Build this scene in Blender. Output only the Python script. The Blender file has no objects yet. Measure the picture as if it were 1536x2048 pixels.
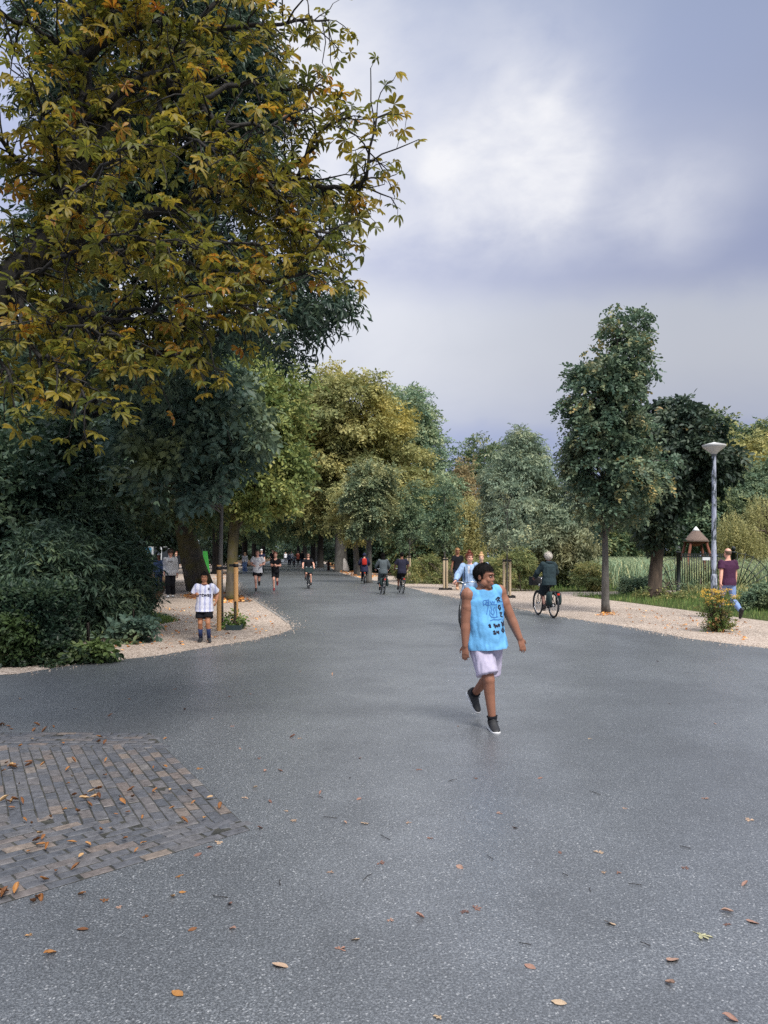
import bpy, bmesh, math, random
import numpy as np
from mathutils import Vector, Matrix, Euler
from mathutils.bvhtree import BVHTree

SC = bpy.context.scene
COL = SC.collection
R = math.radians

# ---------------------------------------------------------------- camera
F, CAMH, HZ = 1538.0, 1.72, 1110.0          # focal length (px of a 1536 px wide picture), eye height, horizon row
cam = bpy.data.cameras.new('camera')
cam.sensor_fit = 'HORIZONTAL'; cam.sensor_width = 36.0; cam.lens = 36.0 * F / 1536.0
cam.shift_y = (HZ - 1024.0) / 1536.0
cam.clip_start = 0.1; cam.clip_end = 5000
camo = bpy.data.objects.new('camera', cam); COL.objects.link(camo)
camo.location = (0, 0, CAMH); camo.rotation_euler = (R(90), 0, 0)
SC.camera = camo

def g(px, py):                                # a spot on the flat ground
    Y = F * CAMH / (py - HZ); return ((px - 768.0) / F * Y, Y)
def P(px, py, Y):                             # a point at depth Y
    return np.array([(px - 768.0) / F * Y, Y, CAMH + (HZ - py) / F * Y])

# ---------------------------------------------------------------- sky, sun, exposure
SUN_EL, SUN_AZ = R(52), R(150)                # high, from the right and a little behind (azimuth clockwise from +Y)
W = bpy.data.worlds.new('World'); SC.world = W; W.use_nodes = True
nt = W.node_tree; N = nt.nodes; L = nt.links; N.clear()
def wn(t, **k):
    n = N.new(t)
    for a, b in k.items(): setattr(n, a, b)
    return n
def wmath(op, a, b=None, c=None):
    n = wn('ShaderNodeMath', operation=op)
    for i, v in enumerate((a, b, c)):
        if v is None: continue
        if isinstance(v, (int, float)): n.inputs[i].default_value = v
        else: L.new(v, n.inputs[i])
    return n.outputs[0]
tc = wn('ShaderNodeTexCoord')
sky = wn('ShaderNodeTexSky'); sky.sky_type = 'NISHITA'; sky.sun_disc = False
sky.sun_elevation = SUN_EL; sky.sun_rotation = SUN_AZ
bg_sky = wn('ShaderNodeBackground'); bg_sky.inputs[1].default_value = 0.05
L.new(sky.outputs[0], bg_sky.inputs[0])
# cloud layer: soft decks whose brightness follows height above the horizon, broken up by noise
mp = wn('ShaderNodeMapping'); mp.inputs['Scale'].default_value = (1.0, 1.0, 1.7)
L.new(tc.outputs['Generated'], mp.inputs[0])
def wnoise(scale, detail, rough, off=0.0, dist=0.0):
    n = wn('ShaderNodeTexNoise'); n.noise_dimensions = '4D'
    n.inputs['Scale'].default_value = scale; n.inputs['Detail'].default_value = detail
    n.inputs['Roughness'].default_value = rough; n.inputs['W'].default_value = off
    n.inputs['Distortion'].default_value = dist
    L.new(mp.outputs[0], n.inputs['Vector']); return n.outputs[0]
n1 = wnoise(2.3, 5, 0.48, 3.1, 0.3); n2 = wnoise(5.0, 6, 0.55, 7.7, 0.2); n3 = wnoise(1.6, 2, 0.4, 1.3); n4 = wnoise(9.0, 6, 0.58, 5.5, 0.6)
sep = wn('ShaderNodeSeparateXYZ'); L.new(tc.outputs['Generated'], sep.inputs[0])
el = wmath('ADD', sep.outputs[2], wmath('MULTIPLY', wmath('SUBTRACT', n1, 0.5), 0.10))
el = wmath('ADD', el, wmath('MULTIPLY', wmath('SUBTRACT', wmath('MULTIPLY', wmath('ADD', n2, n4), 0.5), 0.5), 0.06))
el = wmath('ADD', el, wmath('MULTIPLY', sep.outputs[0], 0.05))
ramp = wn('ShaderNodeValToRGB'); L.new(el, ramp.inputs[0])
stops = [(0.00, (.12,.14,.20)), (0.15, (.118,.136,.212)), (0.175, (.172,.181,.218)), (0.235, (.208,.214,.236)), (0.30, (.208,.217,.243)),
         (0.322, (.19,.201,.240)), (0.35, (.120,.135,.205)), (0.405, (.132,.148,.212)), (0.45, (.166,.180,.236)), (0.51, (.134,.154,.220)), (0.58, (.128,.150,.218)), (0.64, (.105,.128,.180)), (0.72, (.18,.205,.25)), (0.85, (.55,.58,.64)), (1.0, (.80,.84,.90))]
els = ramp.color_ramp.elements
while len(els) < len(stops): els.new(0.5)
for e, (p, c) in zip(els, stops): e.position = p; e.color = (*c, 1)
ramp.color_ramp.interpolation = 'B_SPLINE'
# thin bright places in the deck
nv = wn('ShaderNodeTexNoise'); nv.inputs['Scale'].default_value = 5.0; nv.inputs['Detail'].default_value = 4
L.new(mp.outputs[0], nv.inputs['Vector'])
vsub = wn('ShaderNodeVectorMath', operation='SUBTRACT'); L.new(nv.outputs['Color'], vsub.inputs[0]); vsub.inputs[1].default_value = (.5, .5, .5)
vsc = wn('ShaderNodeVectorMath', operation='SCALE'); L.new(vsub.outputs[0], vsc.inputs[0]); vsc.inputs['Scale'].default_value = 0.09
vadd = wn('ShaderNodeVectorMath', operation='ADD'); L.new(tc.outputs['Generated'], vadd.inputs[0]); L.new(vsc.outputs[0], vadd.inputs[1])
vno = wn('ShaderNodeVectorMath', operation='NORMALIZE'); L.new(vadd.outputs[0], vno.inputs[0])
glow = None
for px, py, rad, amp in [(1050, 335, 4.2, .75), (1120, 260, 3.8, .5), (930, 345, 2.6, .65), (985, 400, 4.0, .4), (1130, 390, 4.5, .3), (1345, 405, 3.6, .45), (590, 110, 9.0, .8), (1065, 90, 4.5, .3), (720, 360, 6, .35), (760, 620, 8, .35)]:
    d = Vector(((px - 768) / F, 1.0, (HZ - py) / F)).normalized()
    dn = wn('ShaderNodeVectorMath', operation='DOT_PRODUCT'); L.new(vno.outputs[0], dn.inputs[0]); dn.inputs[1].default_value = d
    gq = wmath('MULTIPLY', wmath('EXPONENT', wmath('MULTIPLY', wmath('SUBTRACT', 1.0, dn.outputs['Value']), -2.0 / R(rad) ** 2)), amp)
    glow = gq if glow is None else wmath('ADD', glow, gq)
glow = wmath('MINIMUM', glow, 1.0)
mixw = wn('ShaderNodeMix'); mixw.data_type = 'RGBA'
L.new(wmath('MULTIPLY', glow, wmath('MINIMUM', 1.0, wmath('MAXIMUM', 0.15, wmath('ADD', 0.75, wmath('ADD', wmath('MULTIPLY', wmath('SUBTRACT', n2, 0.5), 2.2), wmath('MULTIPLY', wmath('SUBTRACT', n4, 0.5), 1.1)))))), mixw.inputs[0])
shade = wn('ShaderNodeMapRange'); L.new(wmath('ADD', sep.outputs[0], wmath('MULTIPLY', wmath('SUBTRACT', n3, 0.5), 0.5)), shade.inputs[0])
shade.inputs[1].default_value = -0.22; shade.inputs[2].default_value = 0.42; shade.inputs[3].default_value = 1.22; shade.inputs[4].default_value = 0.86
tint = wn('ShaderNodeVectorMath', operation='SCALE'); L.new(ramp.outputs[0], tint.inputs[0]); L.new(shade.outputs[0], tint.inputs['Scale'])
L.new(tint.outputs[0], mixw.inputs[6]); mixw.inputs[7].default_value = (.32, .32, .33, 1)
bg_cl = wn('ShaderNodeBackground'); L.new(mixw.outputs[2], bg_cl.inputs[0]); bg_cl.inputs[1].default_value = 1.06
mixs = wn('ShaderNodeMixShader'); mixs.inputs[0].default_value = 0.94
L.new(bg_sky.outputs[0], mixs.inputs[1]); L.new(bg_cl.outputs[0], mixs.inputs[2])
wo = wn('ShaderNodeOutputWorld'); L.new(mixs.outputs[0], wo.inputs[0])

sun = bpy.data.lights.new('sun', 'SUN'); sun.energy = 1.5; sun.angle = R(18); sun.color = (1.0, 0.95, 0.88)
suno = bpy.data.objects.new('sun', sun); COL.objects.link(suno)
sd = Vector((math.sin(SUN_AZ) * math.cos(SUN_EL), math.cos(SUN_AZ) * math.cos(SUN_EL), math.sin(SUN_EL)))
suno.rotation_euler = sd.to_track_quat('Z', 'Y').to_euler(); suno.location = sd * 60

vs = SC.view_settings; vs.view_transform = 'Standard'; vs.look = 'None'; vs.exposure = 1.5; vs.gamma = 1.0
vs.use_curve_mapping = False
SC.render.engine = 'CYCLES'
SC.cycles.max_bounces = 6; SC.cycles.diffuse_bounces = 3; SC.cycles.transmission_bounces = 4; SC.cycles.use_denoising = False
# ---------------------------------------------------------------- helpers
def lin(r, gg, b):                            # 8 bit colour -> linear
    f = lambda c: (c / 255 / 12.92) if c <= 10 else ((c / 255 + .055) / 1.055) ** 2.4
    return (f(r), f(gg), f(b))
def tag(o, label=None, cat=None, group=None, kind=None):
    if label: o['label'] = label
    if cat: o['category'] = cat
    if group: o['group'] = group
    if kind: o['kind'] = kind
    return o
def empty(name, loc=(0, 0, 0), rz=0.0, s=1.0):
    o = bpy.data.objects.new(name, None); COL.objects.link(o)
    o.location = loc; o.rotation_euler = (0, 0, rz); o.scale = (s, s, s); o.empty_display_size = .1
    return o
def mk(name, me, mat=None, parent=None, loc=None):
    o = bpy.data.objects.new(name, me); COL.objects.link(o)
    if mat is not None and not me.materials: me.materials.append(mat)
    if parent is not None: o.parent = parent
    if loc is not None: o.location = loc
    return o
def npmesh(name, V, Fc, rnd=None, smooth=False):
    V = np.asarray(V, np.float32); Fc = np.asarray(Fc, np.int32)
    me = bpy.data.meshes.new(name)
    M, k = Fc.shape
    me.vertices.add(len(V)); me.vertices.foreach_set('co', V.ravel())
    me.loops.add(M * k); me.loops.foreach_set('vertex_index', Fc.ravel())
    me.polygons.add(M); me.polygons.foreach_set('loop_start', np.arange(0, M * k, k, dtype=np.int32))
    me.update(calc_edges=True)
    if rnd is not None:
        a = me.attributes.new('rnd', 'FLOAT', 'FACE'); a.data.foreach_set('value', np.asarray(rnd, np.float32))
    if smooth: me.polygons.foreach_set('use_smooth', np.ones(M, bool))
    return me
def pymesh(name, V, Fc, smooth=False):
    me = bpy.data.meshes.new(name); me.from_pydata([tuple(v) for v in V], [], [tuple(f) for f in Fc]); me.update()
    if smooth: me.polygons.foreach_set('use_smooth', np.ones(len(me.polygons), bool))
    return me
class MB:                                     # collects simple solids into one mesh
    def __init__(s): s.V = []; s.Fc = []
    def add(s, V, Fc):
        o = len(s.V); s.V += [tuple(v) for v in V]; s.Fc += [tuple(i + o for i in f) for f in Fc]; return s
    def box(s, c, d, rot=None, taper=1.0):
        V = []
        for z in (-1, 1):
            t = taper if z > 0 else 1.0
            for x, y in ((-1, -1), (1, -1), (1, 1), (-1, 1)): V.append(Vector((x * d[0] / 2 * t, y * d[1] / 2 * t, z * d[2] / 2)))
        if rot is not None: V = [rot @ v for v in V]
        V = [v + Vector(c) for v in V]
        return s.add(V, [(3, 2, 1, 0), (4, 5, 6, 7), (0, 1, 5, 4), (1, 2, 6, 5), (2, 3, 7, 6), (3, 0, 4, 7)])
    def loft(s, rings, n=14, cap=True):       # rings: (centre, ax, ay) with ax, ay already scaled
        V = []; Fc = []
        for c, ax, ay in rings:
            c = Vector(c); ax = Vector(ax); ay = Vector(ay)
            for i in range(n):
                a = 2 * math.pi * i / n; V.append(c + ax * math.cos(a) + ay * math.sin(a))
        for r in range(len(rings) - 1):
            for i in range(n):
                j = (i + 1) % n; Fc.append((r * n + i, r * n + j, (r + 1) * n + j, (r + 1) * n + i))
        if cap: Fc.append(tuple(range(n - 1, -1, -1))); Fc.append(tuple(range((len(rings) - 1) * n, len(rings) * n)))
        return s.add(V, Fc)
    def tube(s, pts, rad, n=8, cap=True):
        pts = [Vector(p) for p in pts]
        if isinstance(rad, (int, float)): rad = [rad] * len(pts)
        rings = []; up = None
        for i, p in enumerate(pts):
            d = (pts[min(i + 1, len(pts) - 1)] - pts[max(i - 1, 0)])
            d = d.normalized() if d.length > 1e-9 else Vector((0, 0, 1))
            if up is None: up = Vector((1, 0, 0)) if abs(d.x) < .8 else Vector((0, 1, 0))
            x = (up - d * up.dot(d))
            x = x.normalized() if x.length > 1e-6 else d.orthogonal().normalized()
            y = d.cross(x); up = x
            rings.append((p, x * rad[i], y * rad[i]))
        return s.loft(rings, n, cap)
    def ell(s, c, r, rot=None, nu=12, nv=8):
        V = []; Fc = []
        for j in range(1, nv):
            t = math.pi * j / nv
            for i in range(nu):
                a = 2 * math.pi * i / nu
                V.append(Vector((r[0] * math.sin(t) * math.cos(a), r[1] * math.sin(t) * math.sin(a), r[2] * math.cos(t))))
        V.append(Vector((0, 0, r[2]))); V.append(Vector((0, 0, -r[2])))
        for j in range(nv - 2):
            for i in range(nu):
                k = (i + 1) % nu; Fc.append((j * nu + i, (j + 1) * nu + i, (j + 1) * nu + k, j * nu + k))
        for i in range(nu):
            k = (i + 1) % nu; Fc.append((len(V) - 2, i, k)); Fc.append((len(V) - 1, (nv - 2) * nu + k, (nv - 2) * nu + i))
        if rot is not None: V = [rot @ v for v in V]
        return s.add([v + Vector(c) for v in V], Fc)
    def cap(s, a, b, ra, rb, n=12):           # round cone
        a = Vector(a); b = Vector(b)
        s.tube([a, b], [ra, rb], n); s.ell(a, (ra,) * 3, None, n, 8); return s.ell(b, (rb,) * 3, None, n, 8)
    def torus(s, c, R0, r, n=40, m=8):        # in the YZ plane
        V = []; Fc = []
        for i in range(n):
            a = 2 * math.pi * i / n
            for j in range(m):
                b = 2 * math.pi * j / m; q = R0 + r * math.cos(b)
                V.append((c[0] + r * math.sin(b), c[1] + q * math.cos(a), c[2] + q * math.sin(a)))
        for i in range(n):
            for j in range(m):
                Fc.append((i * m + j, ((i + 1) % n) * m + j, ((i + 1) % n) * m + (j + 1) % m, i * m + (j + 1) % m))
        return s.add(V, Fc)
    def mesh(s, name, smooth=True): return pymesh(name, s.V, s.Fc, smooth)
    def build(s, name, mat, parent=None, smooth=True, loc=None): return mk(name, s.mesh(name, smooth), mat, parent, loc)
def autosmooth(o, ang=35):
    me = o.data
    me.set_sharp_from_angle(angle=R(ang)); return o
def remesh(mb, voxel, it=4):                  # fuse overlapping solids into one continuous surface
    me = mb.mesh('tmp'); o = bpy.data.objects.new('tmp', me); COL.objects.link(o)
    m = o.modifiers.new('r', 'REMESH'); m.mode = 'VOXEL'; m.voxel_size = voxel; m.use_smooth_shade = True
    if it: q = o.modifiers.new('s', 'SMOOTH'); q.factor = .5; q.iterations = it
    dg = bpy.context.evaluated_depsgraph_get()
    out = bpy.data.meshes.new_from_object(o.evaluated_get(dg))
    bpy.data.objects.remove(o); bpy.data.meshes.remove(me)
    out.polygons.foreach_set('use_smooth', np.ones(len(out.polygons), bool))
    return out
def cutmesh(me, planes):                      # planes: (point, normal); what lies on the normal's side goes
    bm = bmesh.new(); bm.from_mesh(me)
    for co, no in planes:
        bmesh.ops.bisect_plane(bm, geom=bm.verts[:] + bm.edges[:] + bm.faces[:], plane_co=co, plane_no=no, clear_outer=True)
    bm.to_mesh(me); bm.free(); return me

# ---------------------------------------------------------------- materials
MATS = {}
def newmat(name):
    m = bpy.data.materials.new(name); m.use_nodes = True; nt = m.node_tree; nt.nodes.clear()
    out = nt.nodes.new('ShaderNodeOutputMaterial'); b = nt.nodes.new('ShaderNodeBsdfPrincipled')
    nt.links.new(b.outputs[0], out.inputs[0]); return m, nt, b, out
class NT:
    def __init__(s, nt): s.nt = nt; s.tc = nt.nodes.new('ShaderNodeTexCoord')
    def node(s, t, **k):
        n = s.nt.nodes.new(t)
        for a, b in k.items(): setattr(n, a, b)
        return n
    def link(s, a, b): s.nt.links.new(a, b)
    def noise(s, scale, detail=4, rough=.55, vec=None, stretch=None, dist=0):
        n = s.node('ShaderNodeTexNoise'); n.inputs['Scale'].default_value = scale
        n.inputs['Detail'].default_value = detail; n.inputs['Roughness'].default_value = rough; n.inputs['Distortion'].default_value = dist
        v = vec if vec is not None else s.tc.outputs['Object']
        if stretch:
            mp = s.node('ShaderNodeMapping'); mp.inputs['Scale'].default_value = stretch; s.link(v, mp.inputs[0]); v = mp.outputs[0]
        s.link(v, n.inputs['Vector']); return n
    def voro(s, scale, feature='F1', vec=None):
        n = s.node('ShaderNodeTexVoronoi', feature=feature); n.inputs['Scale'].default_value = scale
        s.link(vec if vec is not None else s.tc.outputs['Object'], n.inputs['Vector']); return n
    def ramp(s, fac, stops):
        r = s.node('ShaderNodeValToRGB'); e = r.color_ramp.elements
        while len(e) < len(stops): e.new(.5)
        for q, (p, c) in zip(e, stops): q.position = p; q.color = (*c, 1) if len(c) == 3 else c
        s.link(fac, r.inputs[0]); return r.outputs[0]
    def math(s, op, a, b=0.0):
        n = s.node('ShaderNodeMath', operation=op)
        for i, v in enumerate((a, b)):
            if isinstance(v, (int, float)): n.inputs[i].default_value = v
            else: s.link(v, n.inputs[i])
        return n.outputs[0]
    def mix(s, fac, a, b, mode='MIX'):
        n = s.node('ShaderNodeMix', data_type='RGBA', blend_type=mode)
        for i, v in ((0, fac), (6, a), (7, b)):
            if isinstance(v, (int, float)): n.inputs[i].default_value = v
            elif isinstance(v, tuple): n.inputs[i].default_value = (*v, 1) if len(v) == 3 else v
            else: s.link(v, n.inputs[i])
        return n.outputs[2]
    def bump(s, h, strength, dist=.01, prev=None):
        n = s.node('ShaderNodeBump'); n.inputs['Strength'].default_value = strength; n.inputs['Distance'].default_value = dist
        s.link(h, n.inputs['Height'])
        if prev is not None: s.link(prev, n.inputs['Normal'])
        return n.outputs[0]
def mat(name, col, rough=.8, var=.2, scale=12.0, bump=.15, bscale=60., metal=0.0, spec=.5, stretch=None, bdist=.004):
    if name in MATS: return MATS[name]
    m, nt, b, out = newmat(name); T = NT(nt)
    n = T.noise(scale, 5, .6, stretch=stretch)
    lo = tuple(max(0, c * (1 - var)) for c in col); hi = tuple(min(1, c * (1 + var)) for c in col)
    T.link(T.ramp(n.outputs[0], [(.3, lo), (.7, hi)]), b.inputs['Base Color'])
    b.inputs['Roughness'].default_value = rough; b.inputs['Metallic'].default_value = metal
    b.inputs['Specular IOR Level'].default_value = spec
    if bump:
        n2 = T.noise(bscale, 4, .6, stretch=stretch); T.link(T.bump(n2.outputs[0], bump, bdist), b.inputs['Normal'])
    MATS[name] = m; return m
LEAFK = 2.25
def leafmat(name, stops, trans=.35, rough=.5, spec=.35, patch=None, pscale=.6, k=None):
    """stops: colour ramp over the per-leaf random value; patch: colour mixed in over whole sprays"""
    m, nt, b, out = newmat(name); T = NT(nt)
    at = T.node('ShaderNodeAttribute'); at.attribute_name = 'rnd'
    k = LEAFK if k is None else k; br = lambda S: [(p, tuple(q * k for q in c)) for p, c in S]
    stops = br(stops); patch = br(patch) if patch else None
    c = T.ramp(at.outputs['Fac'], stops)
    if patch:
        n = T.noise(pscale, 3, .5); c = T.mix(T.ramp(n.outputs[0], [(.5, (0, 0, 0)), (.68, (1, 1, 1))]), c, T.ramp(at.outputs['Fac'], patch))
    T.link(c, b.inputs['Base Color']); b.inputs['Roughness'].default_value = rough; b.inputs['Specular IOR Level'].default_value = spec
    tr = T.node('ShaderNodeBsdfTranslucent'); T.link(c, tr.inputs[0])
    mx = T.node('ShaderNodeMixShader'); mx.inputs[0].default_value = trans
    T.link(b.outputs[0], mx.inputs[1]); T.link(tr.outputs[0], mx.inputs[2]); T.link(mx.outputs[0], out.inputs[0])
    MATS[name] = m; return m
def barkmat(name, dark, light, moss=None):
    m, nt, b, out = newmat(name); T = NT(nt)
    n = T.noise(7, 6, .65, stretch=(1, 1, .25)); c = T.ramp(n.outputs[0], [(.3, dark), (.7, light)])
    if moss:
        k = T.noise(1.6, 4, .6); c = T.mix(T.ramp(k.outputs[0], [(.42, (0, 0, 0)), (.6, (.85,) * 3)]), c, moss)
    T.link(c, b.inputs['Base Color']); b.inputs['Roughness'].default_value = .9
    v = T.noise(22, 5, .7, stretch=(1, 1, .3)); T.link(T.bump(v.outputs[0], .8, .03), b.inputs['Normal'])
    MATS[name] = m; return m

# ---------------------------------------------------------------- foliage
def unit(a): return a / np.maximum(np.linalg.norm(a, axis=-1, keepdims=True), 1e-9)
def t_leaf(w=.32):
    return (np.array([(0, 0, 0), (w, .42, .07), (0, 1, -.08), (-w, .42, .07)]), np.array([(0, 1, 2), (0, 2, 3)]))
def t_round(w=.3):                            # broader oval leaf, folded along the midrib
    V = [(0, 0, 0), (w * .75, .22, .05), (w, .52, .06), (w * .6, .82, .0), (0, 1, -.08), (-w * .6, .82, .0), (-w, .52, .06), (-w * .75, .22, .05)]
    return np.array(V), np.array([(0, 1, 2), (0, 2, 3), (0, 3, 4), (0, 4, 5), (0, 5, 6), (0, 6, 7)])
def place(tmpl, pos, nrm, dr, size):
    tv, tf = tmpl; pos = np.asarray(pos); n = len(pos)
    z = unit(nrm); y = unit(dr - z * np.sum(dr * z, 1, keepdims=True)); x = np.cross(y, z)
    size = np.asarray(size).reshape(-1, 1, 1) * np.ones((n, 1, 1))
    B = np.stack([x, y, z], 1)                # rows are axes
    V = np.einsum('vk,nkj->nvj', tv, B) * size + pos[:, None, :]
    Fc = tf[None] + (np.arange(n) * len(tv))[:, None, None]
    return V.reshape(-1, 3), Fc.reshape(-1, tf.shape[1])
def t_spray(n=7, L=.42, w=.3, seed=1, spread=1.0, flat=.5, leaf=None):
    rs = np.random.RandomState(seed); t = np.linspace(.05, 1, n)
    pos = np.stack([rs.normal(0, .05, n), t, rs.normal(0, .05, n)], 1)
    sd = np.where(np.arange(n) % 2, 1., -1.)
    dr = np.stack([sd * spread, .6 + .3 * rs.rand(n), rs.normal(-.2, .3, n)], 1); dr[-1] = (0, 1, -.2)
    nr = np.stack([rs.normal(0, flat, n), rs.normal(0, flat, n), np.ones(n)], 1)
    return place((leaf or t_leaf)(w), pos, nr, dr, L * (.75 + .5 * rs.rand(n)))
def t_strand(n=22, L=.11, w=.11, seed=1):     # hanging willow strand, unit length downwards along +y of the template
    rs = np.random.RandomState(seed); t = np.linspace(0, 1, n)
    pos = np.stack([rs.normal(0, .012, n), t, rs.normal(0, .012, n)], 1)
    a = rs.rand(n) * 6.28
    dr = np.stack([np.cos(a) * .5, np.ones(n) * .8, np.sin(a) * .5], 1); nr = rs.normal(0, 1, (n, 3))
    return place(t_leaf(w), pos, nr, dr, L * (.8 + .5 * rs.rand(n)))
def t_palm(seed=1, nl=7, droop=.25):          # horse chestnut: leaflets fanning out from one point
    rs = np.random.RandomState(seed); V = []; Fc = []
    for i in range(nl):
        a = (i - (nl - 1) / 2) * R(43) + rs.normal(0, .10); ln = (1.0 - .09 * abs(i - (nl - 1) / 2)) * (.85 + .25 * rs.rand())
        d = droop * (.2 + 1.8 * rs.rand()); cl = rs.uniform(.0, .16); o = len(V)
        for t, w in ((0.03, .014), (.35, .09), (.68, .158), (.86, .12), (1.0, 0)):
            z = -d * t * t + .02
            for q in ((-1, 0, 1) if w else (0,)):
                u = q * w; zz = z + ((.03 + cl) * abs(q) * (w > .05)) + rs.normal(0, .012)
                V.append((math.sin(a) * t * ln + math.cos(a) * u, math.cos(a) * t * ln - math.sin(a) * u, zz))
        for k in range(3):
            b = o + k * 3
            Fc += [(b, b + 1, b + 4), (b, b + 4, b + 3), (b + 1, b + 2, b + 5), (b + 1, b + 5, b + 4)]
        b = o + 9; Fc += [(b, b + 1, o + 12), (b + 1, b + 2, o + 12)]
    return np.array(V), np.array(Fc)
def blob(x0, x1, y0, y1, Y, dy=None):         # an ellipsoid seen in this box of the picture, standing at depth Y
    c = P((x0 + x1) / 2, (y0 + y1) / 2, Y); rx = (x1 - x0) / 2 / F * Y; rz = (y1 - y0) / 2 / F * Y
    return (c, np.array([rx, dy if dy else rx, rz]))
def crown_clumps(blobs, n, rs, inner=.45):
    w = np.array([r[0] * r[2] + r[1] * r[2] for c, r in blobs]); w = w / w.sum()
    idx = rs.choice(len(blobs), n, p=w); d = unit(rs.normal(size=(n, 3)))
    f = (inner + (1 - inner) * rs.rand(n) ** .55) * (1 + np.clip(rs.normal(0, .11, n), -.2, .3))
    C = np.array([blobs[i][0] for i in idx]); Rr = np.array([blobs[i][1] for i in idx])
    return C + d * Rr * f[:, None], C
def crown_leaves(blobs, nclump, rcl, nleaf, size, rs, flat=.7, droop=.3, up=.55, jitter=.6, inner=.45, zmin=None):
    """leaf positions gathered in clumps on and inside the crown"""
    C, BC = crown_clumps(blobs, nclump, rs, inner)
    k = rs.randint(0, nclump, nleaf); cr = rcl * (.55 + .9 * rs.rand(nclump))
    d = unit(rs.normal(size=(nleaf, 3)) + np.array([0, 0, .25]))
    q = d * (cr[k] * (.25 + .75 * rs.rand(nleaf) ** .5))[:, None]; q[:, 2] *= flat
    pos = C[k] + q
    out = unit(pos - BC[k]); nr = unit(out * .5 + d * .35 + np.array([0, 0, up]) + rs.normal(0, jitter, (nleaf, 3)) * .6)
    dr = out + d * .5 + rs.normal(0, .5, (nleaf, 3)); dr[:, 2] -= droop
    sz = size * (.65 + .7 * rs.rand(nleaf))
    tone = rs.rand(nclump)[k] * .45 + rs.rand(nleaf) * .55
    if zmin is not None:
        m = pos[:, 2] > zmin; pos, nr, dr, sz, tone = pos[m], nr[m], dr[m], sz[m], tone[m]
    return pos, nr, dr, sz, tone, C
def leaves_mesh(name, tmpls, pos, nr, dr, sz, tone, base, rs):
    Vs = []; Fs = []; Rn = []; o = 0; which = rs.randint(0, len(tmpls), len(pos))
    for i, t in enumerate(tmpls):
        m = which == i
        if not m.any(): continue
        V, Fc = place(t, pos[m] - base, nr[m], dr[m], sz[m]); Vs.append(V); Fs.append(Fc + o); o += len(V)
        Rn.append(np.clip(np.repeat(tone[m], len(t[1])) + rs.normal(0, .06, len(Fc)), 0, 1))
    return npmesh(name, np.concatenate(Vs), np.concatenate(Fs), np.concatenate(Rn))
def wiggle(a, b, n, amp, rs):
    a = np.array(a, float); b = np.array(b, float); t = np.linspace(0, 1, n)[:, None]
    p = a + (b - a) * t; off = rs.normal(0, amp, (n, 3)); off[0] = off[-1] = 0
    p = p + off; p[:, 2] += np.sin(t[:, 0] * math.pi) * np.linalg.norm(b - a) * .08; return p
SPR = [t_spray(7, .40, .30, s) for s in (1, 2, 3)]
SPRN = [t_spray(9, .42, .13, s, .8, .8) for s in (4, 5, 6)]
SPRB = [t_spray(5, .50, .26, s, .8, .8, t_round) for s in (7, 8, 9)]
SPRL = [t_spray(6, .36, .33, s, 1.0, .7, t_round) for s in (11, 12, 13)]
def tree(name, label, base, blobs, lm, bm_, tr, nclump, rcl, n, size, seed, tmpls=SPR, group=None, limbs=22, trunk=None, cat='tree', zmin=None, **kw):
    rs = np.random.RandomState(seed); base = np.array([base[0], base[1], 0.0])
    root = empty(name, tuple(base)); tag(root, label, cat, group)
    pos, nr, dr, sz, tone, C = crown_leaves(blobs, nclump, rcl, n, size, rs, zmin=zmin, **kw)
    cr = mk('crown', leaves_mesh('crown', tmpls, pos, nr, dr, sz, tone, base, rs), lm, root)
    mb = MB(); top = max((c[2] + .35 * r[2], c[0], c[1]) for c, r in blobs)
    low = min(c[2] - r[2] for c, r in blobs)
    if trunk is None:
        cx, cy = blobs[0][0][0], blobs[0][0][1]; tz = top[0]
        trunk = [base, base + np.array([(cx - base[0]) * .08, 0, max(low, .3) * .5]), np.array([base[0] + (cx - base[0]) * .3, base[1] + (cy - base[1]) * .3, max(low, .6) + .15 * (tz - low)]),
                 np.array([base[0] + (cx - base[0]) * .7, base[1] + (cy - base[1]) * .7, low + .5 * (tz - low)]), np.array([top[1], top[2], tz])]
        rad = [tr * 1.35, tr, tr * .85, tr * .5, tr * .08]
        trunk = [trunk[0], trunk[0] + (trunk[1] - trunk[0]) * .12] + trunk[1:]; rad = [tr * 1.5, tr * 1.12, tr, tr * .85, tr * .5, tr * .08]
    else:
        trunk = [np.array(p, float) for p in trunk]; rad = list(np.linspace(tr * 1.2, tr * .15, len(trunk)))
    tp = np.array(trunk); mb.tube([Vector(p - base) for p in tp], rad, 10)
    for j in rs.choice(len(C), min(limbs, len(C)), replace=False):
        c = C[j]; zt = max(min(c[2] - .25 * np.linalg.norm(c[:2] - tp[-1][:2]) - .4, tp[-1][2] * .95), tp[2][2] * .9)
        a = np.array([np.interp(zt, tp[:, 2], tp[:, q]) for q in (0, 1)] + [zt]); rr = float(np.interp(zt, tp[:, 2], rad)) * .45
        w = wiggle(a, c, 5, .04 * np.linalg.norm(c - a), rs); mb.tube([Vector(p - base) for p in w], list(np.linspace(max(rr, .012), .006, 5)), 5)
    mb.build('trunk', bm_, root); return root
def copy_tree(root, loc, rz, s, label):
    r = root.copy(); COL.objects.link(r); r.location = loc; r.rotation_euler = (0, 0, rz); r.scale = (s, s, s); r['label'] = label
    for ch in root.children: c = ch.copy(); COL.objects.link(c); c.parent = r
    return r
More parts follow.
